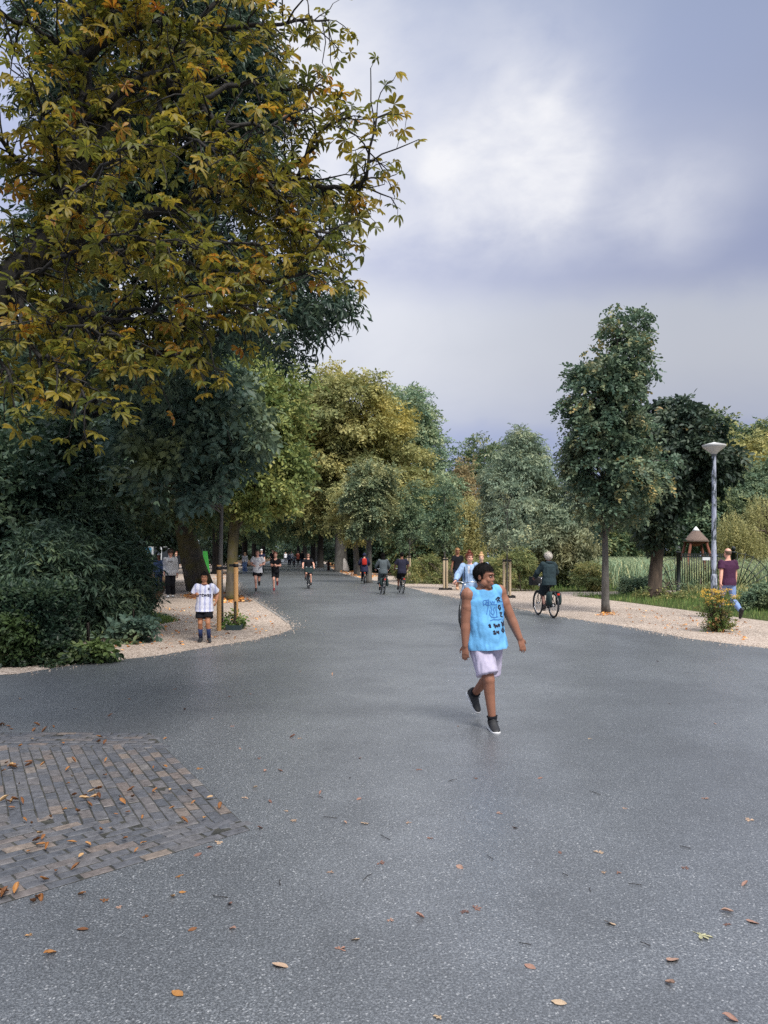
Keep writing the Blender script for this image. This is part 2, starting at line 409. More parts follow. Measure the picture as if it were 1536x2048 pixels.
# ================================================================ THE SETTING
def sheet(name, pts, z, m, parent=None):
    from mathutils.geometry import tessellate_polygon
    V = [Vector((p[0], p[1], z)) for p in pts]; T = tessellate_polygon([V])
    me = pymesh(name, V, T); bm = bmesh.new(); bm.from_mesh(me)
    for f in bm.faces:
        if f.normal.z < 0: f.normal_flip()
    bm.to_mesh(me); bm.free(); o = mk(name, me, m, parent); tag(o, kind='structure'); return o
# --- materials
def m_asphalt():
    m, nt, b, out = newmat('asphalt'); T = NT(nt)
    big = T.noise(.28, 5, .6, dist=.6); mid = T.noise(1.7, 4, .55); gr = T.noise(100, 4, .8); v = T.voro(75); v2 = T.voro(140)
    lane = T.noise(.9, 3, .5, stretch=(1, .12, 1)); spot = T.noise(4.5, 3, .5)
    c = T.ramp(gr.outputs[0], [(.33, (.009, .011, .013)), (.5, (.054, .060, .068)), (.66, (.195, .207, .222))])
    c = T.mix(T.ramp(v2.outputs['Color'], [(.84, (0, 0, 0)), (.92, (.8,) * 3)]), c, (.36, .365, .37))
    c = T.mix(1.0, c, T.ramp(big.outputs[0], [(.34, (.60, .61, .63)), (.5, (.98,) * 3), (.66, (1.45, 1.43, 1.40))]), 'MULTIPLY')
    c = T.mix(1.0, c, T.ramp(mid.outputs[0], [(.3, (.88,) * 3), (.7, (1.10,) * 3)]), 'MULTIPLY')
    c = T.mix(1.0, c, T.ramp(lane.outputs[0], [(.35, (.90,) * 3), (.65, (1.10,) * 3)]), 'MULTIPLY')
    c = T.mix(T.ramp(spot.outputs[0], [(.66, (0, 0, 0)), (.74, (.35,) * 3)]), c, (.03, .032, .036))
    T.link(c, b.inputs['Base Color'])
    rr = T.ramp(big.outputs[0], [(.35, (.58,) * 3), (.65, (.46,) * 3)]); T.link(rr, b.inputs['Roughness'])
    b.inputs['Specular IOR Level'].default_value = 1.0; b.inputs['IOR'].default_value = 1.6; b.inputs['Coat Roughness'].default_value = .36; T.link(T.ramp(mid.outputs[0], [(.35, (.6,) * 3), (.62, (1,) * 3)]), b.inputs['Coat Weight'])
    n1 = T.bump(v.outputs['Distance'], .35, .005); n2 = T.bump(gr.outputs[0], .30, .004, n1); T.link(n2, b.inputs['Normal']); return m
def m_gravel():
    m, nt, b, out = newmat('gravel'); T = NT(nt)
    big = T.noise(.5, 4, .6); v = T.voro(38); gr = T.noise(60, 4, .7); md = T.noise(5, 4, .6)
    c = T.ramp(v.outputs['Color'], [(.1, (.23, .185, .15)), (.5, (.46, .375, .31)), (.9, (.64, .56, .49))])
    c = T.mix(1.0, c, T.ramp(gr.outputs[0], [(.3, (.62,) * 3), (.7, (1.25,) * 3)]), 'MULTIPLY')
    c = T.mix(1.0, c, T.ramp(big.outputs[0], [(.3, (.86, .85, .84)), (.7, (1.12, 1.1, 1.08))]), 'MULTIPLY')
    c = T.mix(T.ramp(md.outputs[0], [(.55, (0, 0, 0)), (.75, (.45,) * 3)]), c, (.16, .13, .10))
    T.link(c, b.inputs['Base Color']); b.inputs['Roughness'].default_value = .95; b.inputs['Specular IOR Level'].default_value = .2
    T.link(T.bump(v.outputs['Distance'], .9, .02), b.inputs['Normal']); return m
def m_soil(name, lo, hi, sc=3.0):
    m, nt, b, out = newmat(name); T = NT(nt)
    n = T.noise(sc, 7, .7); n2 = T.noise(40, 4, .7)
    T.link(T.mix(1.0, T.ramp(n.outputs[0], [(.3, lo), (.7, hi)]), T.ramp(n2.outputs[0], [(.3, (.6,) * 3), (.7, (1.3,) * 3)]), 'MULTIPLY'), b.inputs['Base Color'])
    b.inputs['Roughness'].default_value = 1.0; b.inputs['Specular IOR Level'].default_value = .1
    T.link(T.bump(n2.outputs[0], .8, .03), b.inputs['Normal']); return m
M_ASPH = m_asphalt(); M_GRAV = m_gravel(); M_GROUND = m_soil('ground_soil', (.035, .05, .016), (.085, .10, .035), 1.2)
M_LITTER = m_soil('leaf_soil', (.05, .035, .022), (.16, .095, .05), 2.0)

sheet('ground', [(-420, -30), (420, -30), (420, 640), (-420, 640)], 0.0, M_GROUND)
LEFT_EDGE = [(0, 1345), (23, 1351), (164, 1329), (312, 1313), (430, 1293), (508, 1281), (559, 1269), (584, 1259), (578, 1247), (562, 1234), (520, 1207), (488, 1183), (466, 1161), (468, 1148), (492, 1134), (530, 1124), (566, 1117.5)]
RIGHT_EDGE = [(1536, 1298), (1384, 1279), (1264, 1256), (1179, 1243), (1119, 1234), (1021, 1215), (923, 1198), (850, 1184), (800, 1172), (745, 1161), (700, 1152), (668, 1141), (655, 1131), (640, 1122.5), (618, 1117.5)]
le = [g(*p) for p in LEFT_EDGE[1:]]; re = [g(*p) for p in RIGHT_EDGE]
road = [(-40, -6), (-40, 6.2), (-9.5, 9.6)] + le + [(-72, 520), (-60, 520)] + re[::-1] + [(12, 11.6), (40, 7), (40, -6)]
def densify(p, st=1.5):
    out = []
    for a, b in zip(p, p[1:] + p[:1]):
        a = np.array(a); b = np.array(b); d = np.linalg.norm(b - a); k = int(min(max(1, d / st), 14)) if a[1] < 90 and abs(a[0]) < 20 and abs(b[0]) < 20 else 1
        rs = np.random.RandomState(int(abs(a[0] * 100)) % 9999)
        for i in range(k):
            q = a + (b - a) * i / k
            if i: q = q + rs.normal(0, .035, 2)
            out.append(tuple(q))
    return out
sheet('road', densify(road), .012, M_ASPH)
# gravel on the left: the wedge with the boy and the path behind him
gl = [(-9.5, 9.4), (-40, 5.8), (-40, 11.5), (-7.2, 12.2)] + [g(*p) for p in [(112, 1297), (165, 1285), (230, 1255), (290, 1225), (322, 1195), (332, 1175), (330, 1155), (318, 1140), (250, 1131), (160, 1127)]] + [g(250, 1122), g(380, 1119), g(470, 1123)] + [(p[0] + .5, p[1] + .3) for p in le[::-1][2:]]
sheet('gravel_path', gl, .006, M_GRAV)
GR_OUT = [(1536, 1243), (1397, 1224), (1264, 1206), (1145, 1192), (1256, 1187.5), (1400, 1183), (1400, 1180), (1256, 1183), (1119, 1184), (1021, 1177), (880, 1164), (820, 1157), (770, 1149), (715, 1142), (690, 1134), (668, 1124), (640, 1118.5)]
gr = [(p[0] - .5, p[1] - .5) for p in re[::-1]]
gr = [(p[0] - .4, p[1] - .2) for p in re[::-1]] + [(12, 11.2), (40, 6.6), (40, 12)] + [g(*p) for p in GR_OUT]
sheet('gravel_verge', densify(gr), .006, M_GRAV)
sheet('forest_floor', [g(640, 1118), g(668, 1124), g(690, 1134), g(715, 1142), g(770, 1149), g(830, 1156), (16, 75), (10, 120), (-30, 240)], .003, M_LITTER)
sheet('woodland_floor', [g(330, 1156), g(318, 1140), g(250, 1131), g(160, 1127), (-200, 150), (-200, 12), (-40, 11), (-7.2, 12.2), g(112, 1297), g(165, 1285), g(230, 1255), g(290, 1225), g(322, 1195), g(332, 1175)], .003, M_LITTER)
sheet('woodland_verge', [g(250, 1121.5), g(380, 1118.5), g(470, 1122.5), g(492, 1133), g(530, 1123.5), g(560, 1117), (-90, 500), (-300, 500), (-300, 150)], .003, M_LITTER)

# kerb strip along the left edge of the avenue with drain covers
M_KERB = mat('concrete_kerb', (.20, .195, .185), .9, .4, 6, .3, 50)
ke = [np.array(p) for p in le[7:14]]; Vk = []; Fk = []
for i, p in enumerate(ke):
    d = ke[min(i + 1, len(ke) - 1)] - ke[max(i - 1, 0)]; d = d / np.linalg.norm(d); nrm = np.array([-d[1], d[0]])
    for q, z in ((-.01, .0), (-.01, .02), (.06, .02), (.06, .0)): w = p + nrm * q; Vk.append((w[0], w[1], z))
for i in range(len(ke) - 1):
    for j in range(3): Fk.append((i * 4 + j, i * 4 + j + 1, (i + 1) * 4 + j + 1, (i + 1) * 4 + j))
tag(mk('kerb', pymesh('kerb', Vk, Fk), M_KERB), kind='structure')
M_IRON = mat('cast_iron', (.035, .036, .038), .6, .3, 20, .3, 60)
for (px, py, lb) in ((508, 1203, 'dark iron drain cover in the gravel edge, the nearer of two'), (476, 1178, 'dark iron drain cover in the gravel edge, the farther of two')):
    x, y = g(px, py); r = empty('drain_cover', (x - .35, y, .006), R(-25)); tag(r, lb, 'drain cover', 'drain covers along the kerb')
    MB().box((0, 0, .012), (.5, .34, .02)).build('frame', M_IRON, r, False)
    for k in range(6): MB().box((-.2 + .08 * k, 0, .026), (.03, .26, .01)).build('grate_bar', M_IRON, r, False)

# --- brick paving in the left foreground: every brick in view is a piece of its own
def m_brick():
    m, nt, b, out = newmat('paving_brick'); T = NT(nt); oi = T.node('ShaderNodeObjectInfo')
    at = T.node('ShaderNodeAttribute'); at.attribute_name = 'rnd'
    geo = T.node('ShaderNodeNewGeometry')
    r = T.math('FRACT', T.math('ADD', oi.outputs['Random'], at.outputs['Fac']))
    c = T.ramp(r, [(0, (.066, .070, .080)), (.3, (.085, .087, .097)), (.6, (.100, .098, .103)), (.82, (.112, .101, .099)), (.93, (.132, .108, .097)), (.985, (.18, .145, .118)), (1, (.14, .13, .125))])
    n = T.noise(25, 5, .65, vec=geo.outputs['Position']); c = T.mix(1.0, c, T.ramp(n.outputs[0], [(.3, (.6,) * 3), (.72, (1.45,) * 3)]), 'MULTIPLY')
    T.link(c, b.inputs['Base Color']); b.inputs['Roughness'].default_value = .55; b.inputs['Specular IOR Level'].default_value = .5
    n2 = T.noise(120, 4, .7, vec=geo.outputs['Position']); T.link(T.bump(n2.outputs[0], .5, .003), b.inputs['Normal']); return m
M_BRICK = m_brick(); M_JOINT = m_soil('brick_joint_soil', (.035, .037, .036), (.085, .082, .070), 6)
pav = [(-9, 7.42), (-2.25, 7.38), (-.83, 4.77), (-1.876, 3.757), (-3.6, 2.1), (-9, -3)]
paving = sheet('brick_paving', pav, .0138, M_JOINT)
def inpoly(p, poly):
    c = False; n = len(poly)
    for i in range(n):
        a, b = poly[i], poly[(i + 1) % n]
        if (a[1] > p[1]) != (b[1] > p[1]) and p[0] < (b[0] - a[0]) * (p[1] - a[1]) / (b[1] - a[1]) + a[0]: c = not c
    return c
def brickmesh(k, L=.172, Wd=.080, h=.03):
    rs = np.random.RandomState(k); V = []; e = .005
    for z, ins in ((-h, 0), (-.006, 0), (0, e)):
        for sx, sy in ((-1, -1), (1, -1), (1, 1), (-1, 1)):
            V.append((sx * (L / 2 - .003 - ins) + rs.normal(0, .002), sy * (Wd / 2 - .001 - ins) + rs.normal(0, .0015), z + (rs.normal(0, .0012) if z > -h else 0)))
    Fc = [(8, 9, 10, 11)]
    for l in (0, 4):
        for i in range(4): j = (i + 1) % 4; Fc.append((l + i, l + j, l + 4 + j, l + 4 + i))
    return V, Fc
BM = [brickmesh(k) for k in range(8)]; BMS = [pymesh('brick', *b) for b in BM]
for me in BMS: me.materials.append(M_BRICK)
A_, B_ = np.array((-2.25, 7.38)), np.array((-.83, 4.77)); e1 = (B_ - A_) / np.linalg.norm(B_ - A_); e2 = np.array((-1.046, -1.013)); e2 /= np.linalg.norm(e2)
far_b = [(-9, 7.42), (-2.25, 7.38), (-1.93, 6.83), (-9, 6.83)]
low_b = [(-.80, 4.80), (-1.87, 3.757), (-9, -3), (-9, 5.49), (-2.46, 4.97), (-1.27, 4.90), (-.90, 4.90)]
field = [(-9, 6.88), (-1.95, 6.88), (-.84, 4.84), (-1.27, 4.84), (-2.46, 4.91), (-9, 5.43)]
bricks = []; rsb = np.random.RandomState(5)
for poly, d, org, ph in ((far_b, np.array((1., -.004)), A_, 0), (field, e1, A_, 0), (low_b, e2, B_, 0)):
    nn = np.array([-d[1], d[0]])
    for row in range(-120, 120):
        for k in range(-60, 60):
            c = org + nn * (row + .5) * .0815 + d * (k + (.5 if row % 2 else 0) + rsb.normal(0, .02)) * .174
            if -8.5 < c[0] < 1 and inpoly(c, poly): bricks.append((c[0], c[1], math.atan2(d[1], d[0]) + rsb.normal(0, .012), rsb.normal(0, .0025)))
def infr(b):
    return b[1] > 2.7 and (b[0] / b[1]) * F + 768 > -8
vis = sorted([b for b in bricks if infr(b)], key=lambda b: b[1])[:300]; visset = set(vis); rest = [b for b in bricks if b not in visset and b[0] > -6]
for i, b in enumerate(vis):
    o = mk('brick', BMS[i % 8], None, paving); o.location = (b[0], b[1], .0172 + b[3] * .5); o.rotation_euler = (rsb.normal(0, .012), rsb.normal(0, .006), b[2] + (math.pi if rsb.rand() > .5 else 0))
Vs = []; Fs = []; Rn = []
for i, b in enumerate(rest):
    V, Fc = BM[i % 8]; ca, sa = math.cos(b[2]), math.sin(b[2]); o = len(Vs)
    Vs += [(b[0] + x * ca - y * sa, b[1] + x * sa + y * ca, .0172 + b[3] * .5 + z) for x, y, z in V]; Fs += [tuple(q + o for q in f) for f in Fc]; Rn += [rsb.rand()] * len(Fc)
o = mk('bricks_beyond_view', npmesh('bricks', Vs, Fs, Rn), M_BRICK, paving); tag(o, kind='stuff'); o.name = 'brick_field'
# stray grit carried from the gravel onto the road's edge
rsg = np.random.RandomState(12); q = []
for E in (le[:12], re[:8]):
    E = np.array(E); sl = np.linalg.norm(np.diff(E, axis=0), axis=1); cs = np.concatenate([[0], np.cumsum(sl)])
    for k in range(1600):
        t = rsg.rand() * cs[-1]; p = np.array([np.interp(t, cs, E[:, 0]), np.interp(t, cs, E[:, 1])]) + rsg.normal(0, .16, 2); q.append((p[0], p[1], .016 + .006 * rsg.rand()))
q = np.array(q); tv = np.array([(1, 0, 0), (-.5, .86, 0), (-.5, -.86, 0), (0, 0, .7)]); tf = np.array([(0, 1, 3), (1, 2, 3), (2, 0, 3)])
Vg, Fg = place((tv, tf), q, np.array([0, 0, 1.]) + rsg.normal(0, .2, q.shape), rsg.normal(0, 1, q.shape), .008 + .016 * rsg.rand(len(q)))
tag(mk('stray_grit', npmesh('stray_grit', Vg, Fg), M_GRAV), 'loose pale grit spilled along the edges of the road', 'grit', kind='stuff')
print('bricks', len(vis), len(rest))
# ================================================================ TREES
B_DARK = barkmat('bark_dark', (.008, .007, .006), (.032, .028, .024)); B_GREY = barkmat('bark_grey', (.05, .047, .042), (.17, .16, .145))
B_MOSS = barkmat('bark_mossy', (.045, .04, .032), (.13, .11, .085), (.10, .085, .02)); B_BROWN = barkmat('bark_brown', (.03, .022, .016), (.12, .085, .06))
LM_CHEST = leafmat('chestnut_leaf_autumn', [(0, (.06, .075, .016)), (.3, (.115, .12, .020)), (.6, (.19, .16, .022)), (.85, (.27, .19, .024)), (.95, (.33, .16, .018)), (1, (.28, .085, .013))], .52, .5, .45, k=1.35)
LM_ASH = leafmat('ash_leaf_dark', [(0, (.012, .024, .017)), (.5, (.025, .045, .030)), (1, (.055, .078, .044))], .3, .5, .35, k=1.7)
LM_BLUE = leafmat('blue_green_leaf', [(0, (.028, .052, .042)), (.5, (.055, .088, .066)), (.85, (.085, .12, .08)), (1, (.13, .15, .07))], .3, .5, .35, [(0, (.06, .08, .035)), (1, (.15, .16, .06))], .5, k=1.9)
LM_YEL = leafmat('yellow_green_leaf', [(0, (.045, .075, .030)), (.4, (.095, .125, .040)), (.75, (.16, .17, .05)), (1, (.24, .22, .07))], .35, .55, .3, k=2.0)
LM_LIND = leafmat('linden_leaf', [(0, (.07, .085, .035)), (.35, (.135, .14, .055)), (.7, (.20, .19, .075)), (1, (.30, .26, .10))], .32, .6, .25, [(0, (.14, .13, .04)), (.5, (.25, .21, .055)), (1, (.36, .29, .08))], .16, k=2.0)
LM_AVE = leafmat('avenue_leaf', [(0, (.022, .042, .026)), (.5, (.05, .078, .04)), (.8, (.10, .115, .05)), (1, (.19, .17, .06))], .3, .6, .25)
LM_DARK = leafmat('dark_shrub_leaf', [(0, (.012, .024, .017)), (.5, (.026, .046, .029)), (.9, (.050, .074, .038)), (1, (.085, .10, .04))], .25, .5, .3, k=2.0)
LM_HEDGE = leafmat('hedge_leaf', [(0, (.012, .028, .018)), (.5, (.026, .050, .030)), (1, (.05, .08, .036))], .25, .5, .3, k=1.2)
LM_MID = leafmat('mid_green_leaf', [(0, (.030, .055, .036)), (.5, (.065, .095, .056)), (1, (.13, .15, .075))], .3, .6, .25, [(0, (.10, .10, .03)), (1, (.24, .20, .05))], .10)
LM_POP = leafmat('poplar_leaf', [(0, (.05, .085, .06)), (.5, (.11, .15, .09)), (1, (.22, .23, .12))], .3, .55, .3)
LM_SILV = leafmat('silver_willow_leaf', [(0, (.05, .08, .06)), (.45, (.11, .145, .10)), (.85, (.20, .23, .15)), (1, (.28, .27, .14))], .3, .6, .25, [(0, (.10, .095, .045)), (1, (.22, .19, .09))], .22, k=2.0)
LM_WEEP = leafmat('weeping_willow_leaf', [(0, (.09, .10, .045)), (.5, (.18, .175, .075)), (1, (.30, .265, .11))], .4, .6, .25, k=2.0)
LM_RLIN = leafmat('silver_linden_leaf', [(0, (.025, .050, .036)), (.5, (.055, .088, .055)), (.8, (.095, .13, .075)), (.93, (.20, .19, .08)), (1, (.36, .25, .09))], .28, .5, .35, [(0, (.04, .06, .035)), (.7, (.09, .10, .055)), (1, (.22, .17, .07))], 1.3, k=1.95)
LM_DCH = leafmat('dark_chestnut_leaf', [(0, (.012, .022, .016)), (.5, (.026, .042, .028)), (.95, (.052, .068, .040)), (1, (.16, .10, .03))], .25, .5, .35, k=1.8)
LM_BRN = leafmat('brown_leaf', [(0, (.09, .075, .04)), (1, (.22, .17, .08))], .3, .7, .2)

# ---- the horse chestnut whose branches reach in from the left
def chestnut():
    rs = np.random.RandomState(11); base = np.array([-5.3, 6.6, 0.0])
    root = empty('horse_chestnut', tuple(base)); tag(root, 'large horse chestnut with yellow and brown autumn leaves reaching in overhead at the left', 'tree')
    Ls = [  # (depths, points, radius)
        ([6.6] * 2 + [6.6, 6.7, 6.8, 6.9, 7.0, 7.1], [None, None, (0, 590), (95, 490), (140, 380), (165, 250), (170, 120), (185, -120)], .22),
        ([6.8, 6.9, 7.0, 7.2, 7.4], [(140, 380), (210, 260), (300, 140), (420, 20), (540, -120)], .09),
        ([6.9, 6.7, 6.6, 6.5, 6.5, 6.4], [(165, 250), (300, 140), (400, 200), (500, 320), (560, 400), (610, 455)], .06),
        ([6.7, 6.8, 6.9, 7.0, 7.0, 6.9, 6.8, 6.7, 6.6], [(95, 490), (210, 435), (320, 425), (410, 378), (500, 350), (610, 362), (710, 378), (790, 362), (815, 225)], .085),
        ([7.0, 6.9, 6.8, 6.7], [(560, 355), (640, 300), (690, 250), (740, 235)], .03),
        ([6.7, 6.6, 6.5, 6.4, 6.4, 6.4], [(95, 500), (160, 525), (270, 500), (400, 535), (540, 560), (680, 535)], .06),
        ([6.6, 6.4, 6.2, 6.0, 6.0], [(0, 590), (110, 600), (230, 645), (360, 650), (500, 610)], .06),
        ([6.6, 6.2, 5.9, 5.7, 5.6], [(40, 560), (40, 660), (80, 730), (130, 780), (185, 840)], .04),
        ([6.4, 6.2, 6.0, 5.9], [(110, 600), (200, 680), (300, 715), (390, 735)], .035),
        ([7.0, 7.0, 7.1, 7.2, 7.3], [(170, 120), (300, 40), (430, 60), (570, 45), (690, 40)], .06),
        ([6.6, 6.8, 7.0, 7.1], [(400, 200), (500, 160), (600, 180), (680, 175)], .035),
        ([6.5, 6.6, 6.8], [(450, 250), (560, 250), (640, 215)], .03),
        ([7.0, 6.8, 6.6, 6.5], [(410, 378), (520, 440), (620, 465), (710, 470)], .04),
        ([6.8, 6.5, 6.2, 6.0], [(140, 380), (60, 340), (-20, 260), (-120, 200)], .05),
        ([7.0, 6.7, 6.4, 6.2], [(170, 120), (80, 60), (-20, 20), (-150, -40)], .05),
        ([6.6, 6.3, 6.0, 5.8], [(0, 590), (-40, 660), (0, 740), (30, 815)], .04),
        ([6.6, 6.0, 5.5], [(0, 590), (-150, 500), (-320, 420)], .08),
        ([7.1, 7.3, 7.6], [(185, -120), (330, -280), (520, -330)], .06),
        ([7.1, 6.8, 6.3], [(185, -120), (60, -300), (-120, -380)], .06),
        ([7.1, 6.6, 6.0], [(170, 120), (260, -60), (420, -240)], .05),
        ([6.7, 6.0, 5.6, 5.4], [(95, 490), (140, 440), (200, 330), (300, 290)], .04),
        ([6.6, 6.1, 5.8, 5.6], [(0, 590), (100, 520), (230, 470), (340, 480)], .035),
        ([6.5, 6.2, 6.0], [(270, 500), (400, 480), (520, 490)], .03),
        ([6.8, 6.3, 6.0], [(140, 380), (90, 250), (60, 150)], .035),
        ([7.0, 6.6, 6.3, 6.2], [(300, 140), (330, 250), (420, 300), (520, 300)], .035),
        ([6.2, 6.0, 5.8], [(230, 645), (330, 600), (440, 580)], .025),
        ([6.2, 5.9, 5.7], [(60, 640), (150, 660), (260, 690)], .025),
    ]
    mb = MB(); twigs = []; nodes = []
    for D, pts, r in Ls:
        pts = [p and (p[0] - max(0, p[0] - 560) * .24, p[1] - max(0, p[1] - 640) * .22) for p in pts]
        Q = [P(*p, d) if p else None for p, d in zip(pts, D)]
        if Q[0] is None: Q[0] = base.copy(); Q[1] = base + np.array([.55, 0, 2.2])
        Q = np.array(Q); t = np.linspace(0, len(Q) - 1, (len(Q) - 1) * 4 + 1); S = np.stack([np.interp(t, np.arange(len(Q)), Q[:, k]) for k in range(3)], 1)
        S[1:-1] = (S[:-2] + S[1:-1] * 2 + S[2:]) / 4; S[1:-1] += rs.normal(0, .018, S[1:-1].shape)
        r = r if r > .2 else r * .66; rad = np.linspace(r, max(.008, r * .14), len(S)); mb.tube([Vector(p - base) for p in S], list(rad), 8)
        ln = np.linalg.norm(np.diff(S, axis=0), axis=1).sum(); n = int(ln / (.046 if r > .03 else .06))
        st = .35 if r > .2 else .12
        for k in range(n):
            u = (st + (1 - st) * (k + rs.rand()) / n) * (len(S) - 1); i = int(min(u, len(S) - 2)); a = S[i] + (S[i + 1] - S[i]) * (u - i)
            if (a[0] / a[1] * F + 768) > 470 and rs.rand() < .12: continue
            tg = unit(S[i + 1] - S[i]); d = unit(tg * .7 + rs.normal(0, .75, 3) + np.array([0, 0, .05])); L_ = .18 + (.40 if r > .03 else .26) * rs.rand()
            twigs.append((a, d, L_, rad[i]))
        twigs.append((S[-1], unit(S[-1] - S[-2]), .3, rad[-1]))
    for a, d, L_, r in twigs:
        p = [a]; q = d.copy(); n = 4
        for k in range(n): q = unit(q + np.array([0, 0, -.16]) + rs.normal(0, .18, 3)); p.append(p[-1] + q * L_ / n)
        mb.tube([Vector(x - base) for x in p], list(np.linspace(min(.011, r * .6), .004, n + 1)), 4)
        for k in (1, 2, 3, 4):
            if k < 4 and rs.rand() < .35: continue
            for s_ in ((0,) if k == 4 else (rs.rand() * 6.28,)):
                sd = unit(np.cross(q, rs.normal(size=3))); nodes.append((p[k], unit(q * .7 + sd)))
    pos = np.array([n[0] for n in nodes]); d = np.array([n[1] for n in nodes])
    pet = unit(d + rs.normal(0, .35, d.shape) + np.array([0, 0, -.1])) * (.04 + .08 * rs.rand(len(d), 1)); pos = pos + pet
    for p_, q_ in zip(pos - pet - base, pos - base): mb.tube([Vector(p_), Vector(q_)], [.0032, .0025], 3, False)
    mb.build('trunk', B_DARK, root)
    dr = unit(pet + rs.normal(0, .04, d.shape)); dr[:, 2] -= .35; nr = unit(np.array([0, -.15, .75]) + rs.normal(0, .42, d.shape))
    sz = .066 + .056 * rs.rand(len(d)); tone = np.clip(rs.beta(1.7, 1.9, len(d)), 0, 1)
    PT = [t_palm(s, 5 + s % 3, .15 + .1 * (s % 4)) for s in range(6)]
    # the leaves that show largest are pieces of their own
    px = pos[:, 0] / pos[:, 1] * F + 768; py = HZ - (pos[:, 2] - CAMH) / pos[:, 1] * F
    sc_ = sz / pos[:, 1] + 10 * ((px < 0) | (px > 860) | (py < 0) | (py > 870)) * -1
    big = np.argsort(-sc_)[:300]; m = np.ones(len(pos), bool); m[big] = False
    cr = mk('crown', leaves_mesh('crown', PT, pos[m], nr[m], dr[m], sz[m], tone[m], base, rs), LM_CHEST, root); tag(cr, kind='stuff')
    LMS = []
    for s in range(6):
        for k in range(5):
            me = npmesh('leaf', *PT[s], rnd=np.clip(.12 + .2 * k + rs.normal(0, .05, len(PT[s][1])), 0, 1)); me.materials.append(LM_CHEST); LMS.append(me)
    for i in big:
        z = unit(nr[i]); y = unit(dr[i] - z * dr[i].dot(z)); x = np.cross(y, z)
        o = mk('leaf', LMS[rs.randint(6) * 5 + int(min(4, tone[i] * 5))], None, root)
        o.matrix_local = Matrix.Translation(Vector(pos[i] - base)) @ Matrix([[x[k], y[k], z[k]] for k in range(3)]).to_4x4() @ Matrix.Scale(float(sz[i]), 4)
    print('chestnut leaves', len(pos))
chestnut()

# ---- dark narrow-leaved tree just behind it
t = tree('ash_tree', 'tall dark narrow-leaved tree behind the horse chestnut, sprays hanging against the sky', (-9.8, 22),
     [blob(60, 560, -160, 420, 14, 2.6), blob(380, 620, 330, 560, 13, 1.3), blob(60, 480, 350, 800, 14.5, 2.5), blob(330, 560, 40, 360, 13.4, 1.6), blob(540, 680, 540, 650, 12.8, .6), blob(500, 640, 600, 710, 12.8, .5), blob(600, 690, 575, 640, 12.8, .4), blob(590, 670, 430, 540, 12.8, .5)],
     LM_ASH, B_DARK, .24, 380, .42, 11500, .34, 21, SPRN, droop=.6, jitter=.8, limbs=60)
# ---- staked young tree with blue-green leaves beside the boy
bx, by = g(442, 1256)
t3 = tree('young_magnolia', 'young tree with large blue-green leaves tied between two stakes beside the boy', (bx, by),
     [blob(230, 470, 790, 1000, 17.5, 1.5), blob(380, 545, 760, 930, 17.5, 1.2), blob(210, 400, 740, 900, 18, 1.2), blob(330, 480, 720, 860, 18, 1.0), blob(270, 430, 900, 1020, 17, 1.0)],
     LM_BLUE, B_GREY, .055, 150, .34, 1900, .34, 31, SPRB, droop=.5, jitter=.8, limbs=50, trunk=[(bx, by, 0), (bx - .01, by, 1.6), (bx + .02, by, 3.0), (bx + .0, by, 4.2), (bx - .35, by - .2, 5.8)])
# ---- big leaning mossy trunk
lx, ly = g(402, 1182)
tree('leaning_tree', 'big leaning tree with a mossy trunk on the gravel path behind the boy', (lx, ly),
     [blob(240, 520, 700, 960, 36, 5), blob(300, 560, 850, 1030, 34, 4), blob(180, 420, 880, 1050, 38, 4)], LM_AVE, B_MOSS, .58, 130, 1.1, 7500, .62, 41, limbs=26,
     trunk=[(lx, ly, 0), (lx - .35, ly, 1.2), (lx - .8, ly, 3), (lx - 1.0, ly, 5.2), (lx - .6, ly, 9), (lx, ly, 12)])
ax_, ay_ = g(462, 1200)
tree('rough_barked_linden', 'slim rough-barked tree standing right behind the two stakes near the boy', (ax_, ay_),
     [blob(430, 580, 720, 900, 30, 2.2), blob(420, 600, 850, 1020, 30, 2.2), blob(440, 540, 690, 800, 31, 1.6)], LM_YEL, B_MOSS, .2, 90, .7, 6500, .46, 42, limbs=24)

# ---- left: understorey
M_ = LM_DARK
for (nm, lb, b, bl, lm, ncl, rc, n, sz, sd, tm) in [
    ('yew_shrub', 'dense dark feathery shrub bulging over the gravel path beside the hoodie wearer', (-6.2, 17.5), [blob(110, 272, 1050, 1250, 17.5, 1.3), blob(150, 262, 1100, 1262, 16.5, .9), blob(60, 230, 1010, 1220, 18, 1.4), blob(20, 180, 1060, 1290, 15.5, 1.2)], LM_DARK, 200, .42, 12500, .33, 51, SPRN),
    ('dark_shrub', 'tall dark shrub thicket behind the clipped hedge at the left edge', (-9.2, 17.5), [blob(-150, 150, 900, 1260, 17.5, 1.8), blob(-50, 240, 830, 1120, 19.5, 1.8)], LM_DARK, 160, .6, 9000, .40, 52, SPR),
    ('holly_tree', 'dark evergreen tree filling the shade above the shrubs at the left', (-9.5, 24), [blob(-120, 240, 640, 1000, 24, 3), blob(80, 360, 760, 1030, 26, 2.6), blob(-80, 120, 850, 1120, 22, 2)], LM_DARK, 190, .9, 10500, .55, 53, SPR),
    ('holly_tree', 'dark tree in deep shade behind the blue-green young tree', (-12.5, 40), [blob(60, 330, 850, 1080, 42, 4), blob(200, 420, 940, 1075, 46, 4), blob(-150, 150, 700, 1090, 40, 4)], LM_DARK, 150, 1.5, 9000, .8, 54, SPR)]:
    tree(nm, lb, b, bl, lm, B_DARK, .14, ncl, rc, n, sz, sd, tm, limbs=25, droop=.1 if nm == 'yew_shrub' else .3, cat='shrub' if 'shrub' in nm else 'tree', zmin=.05)
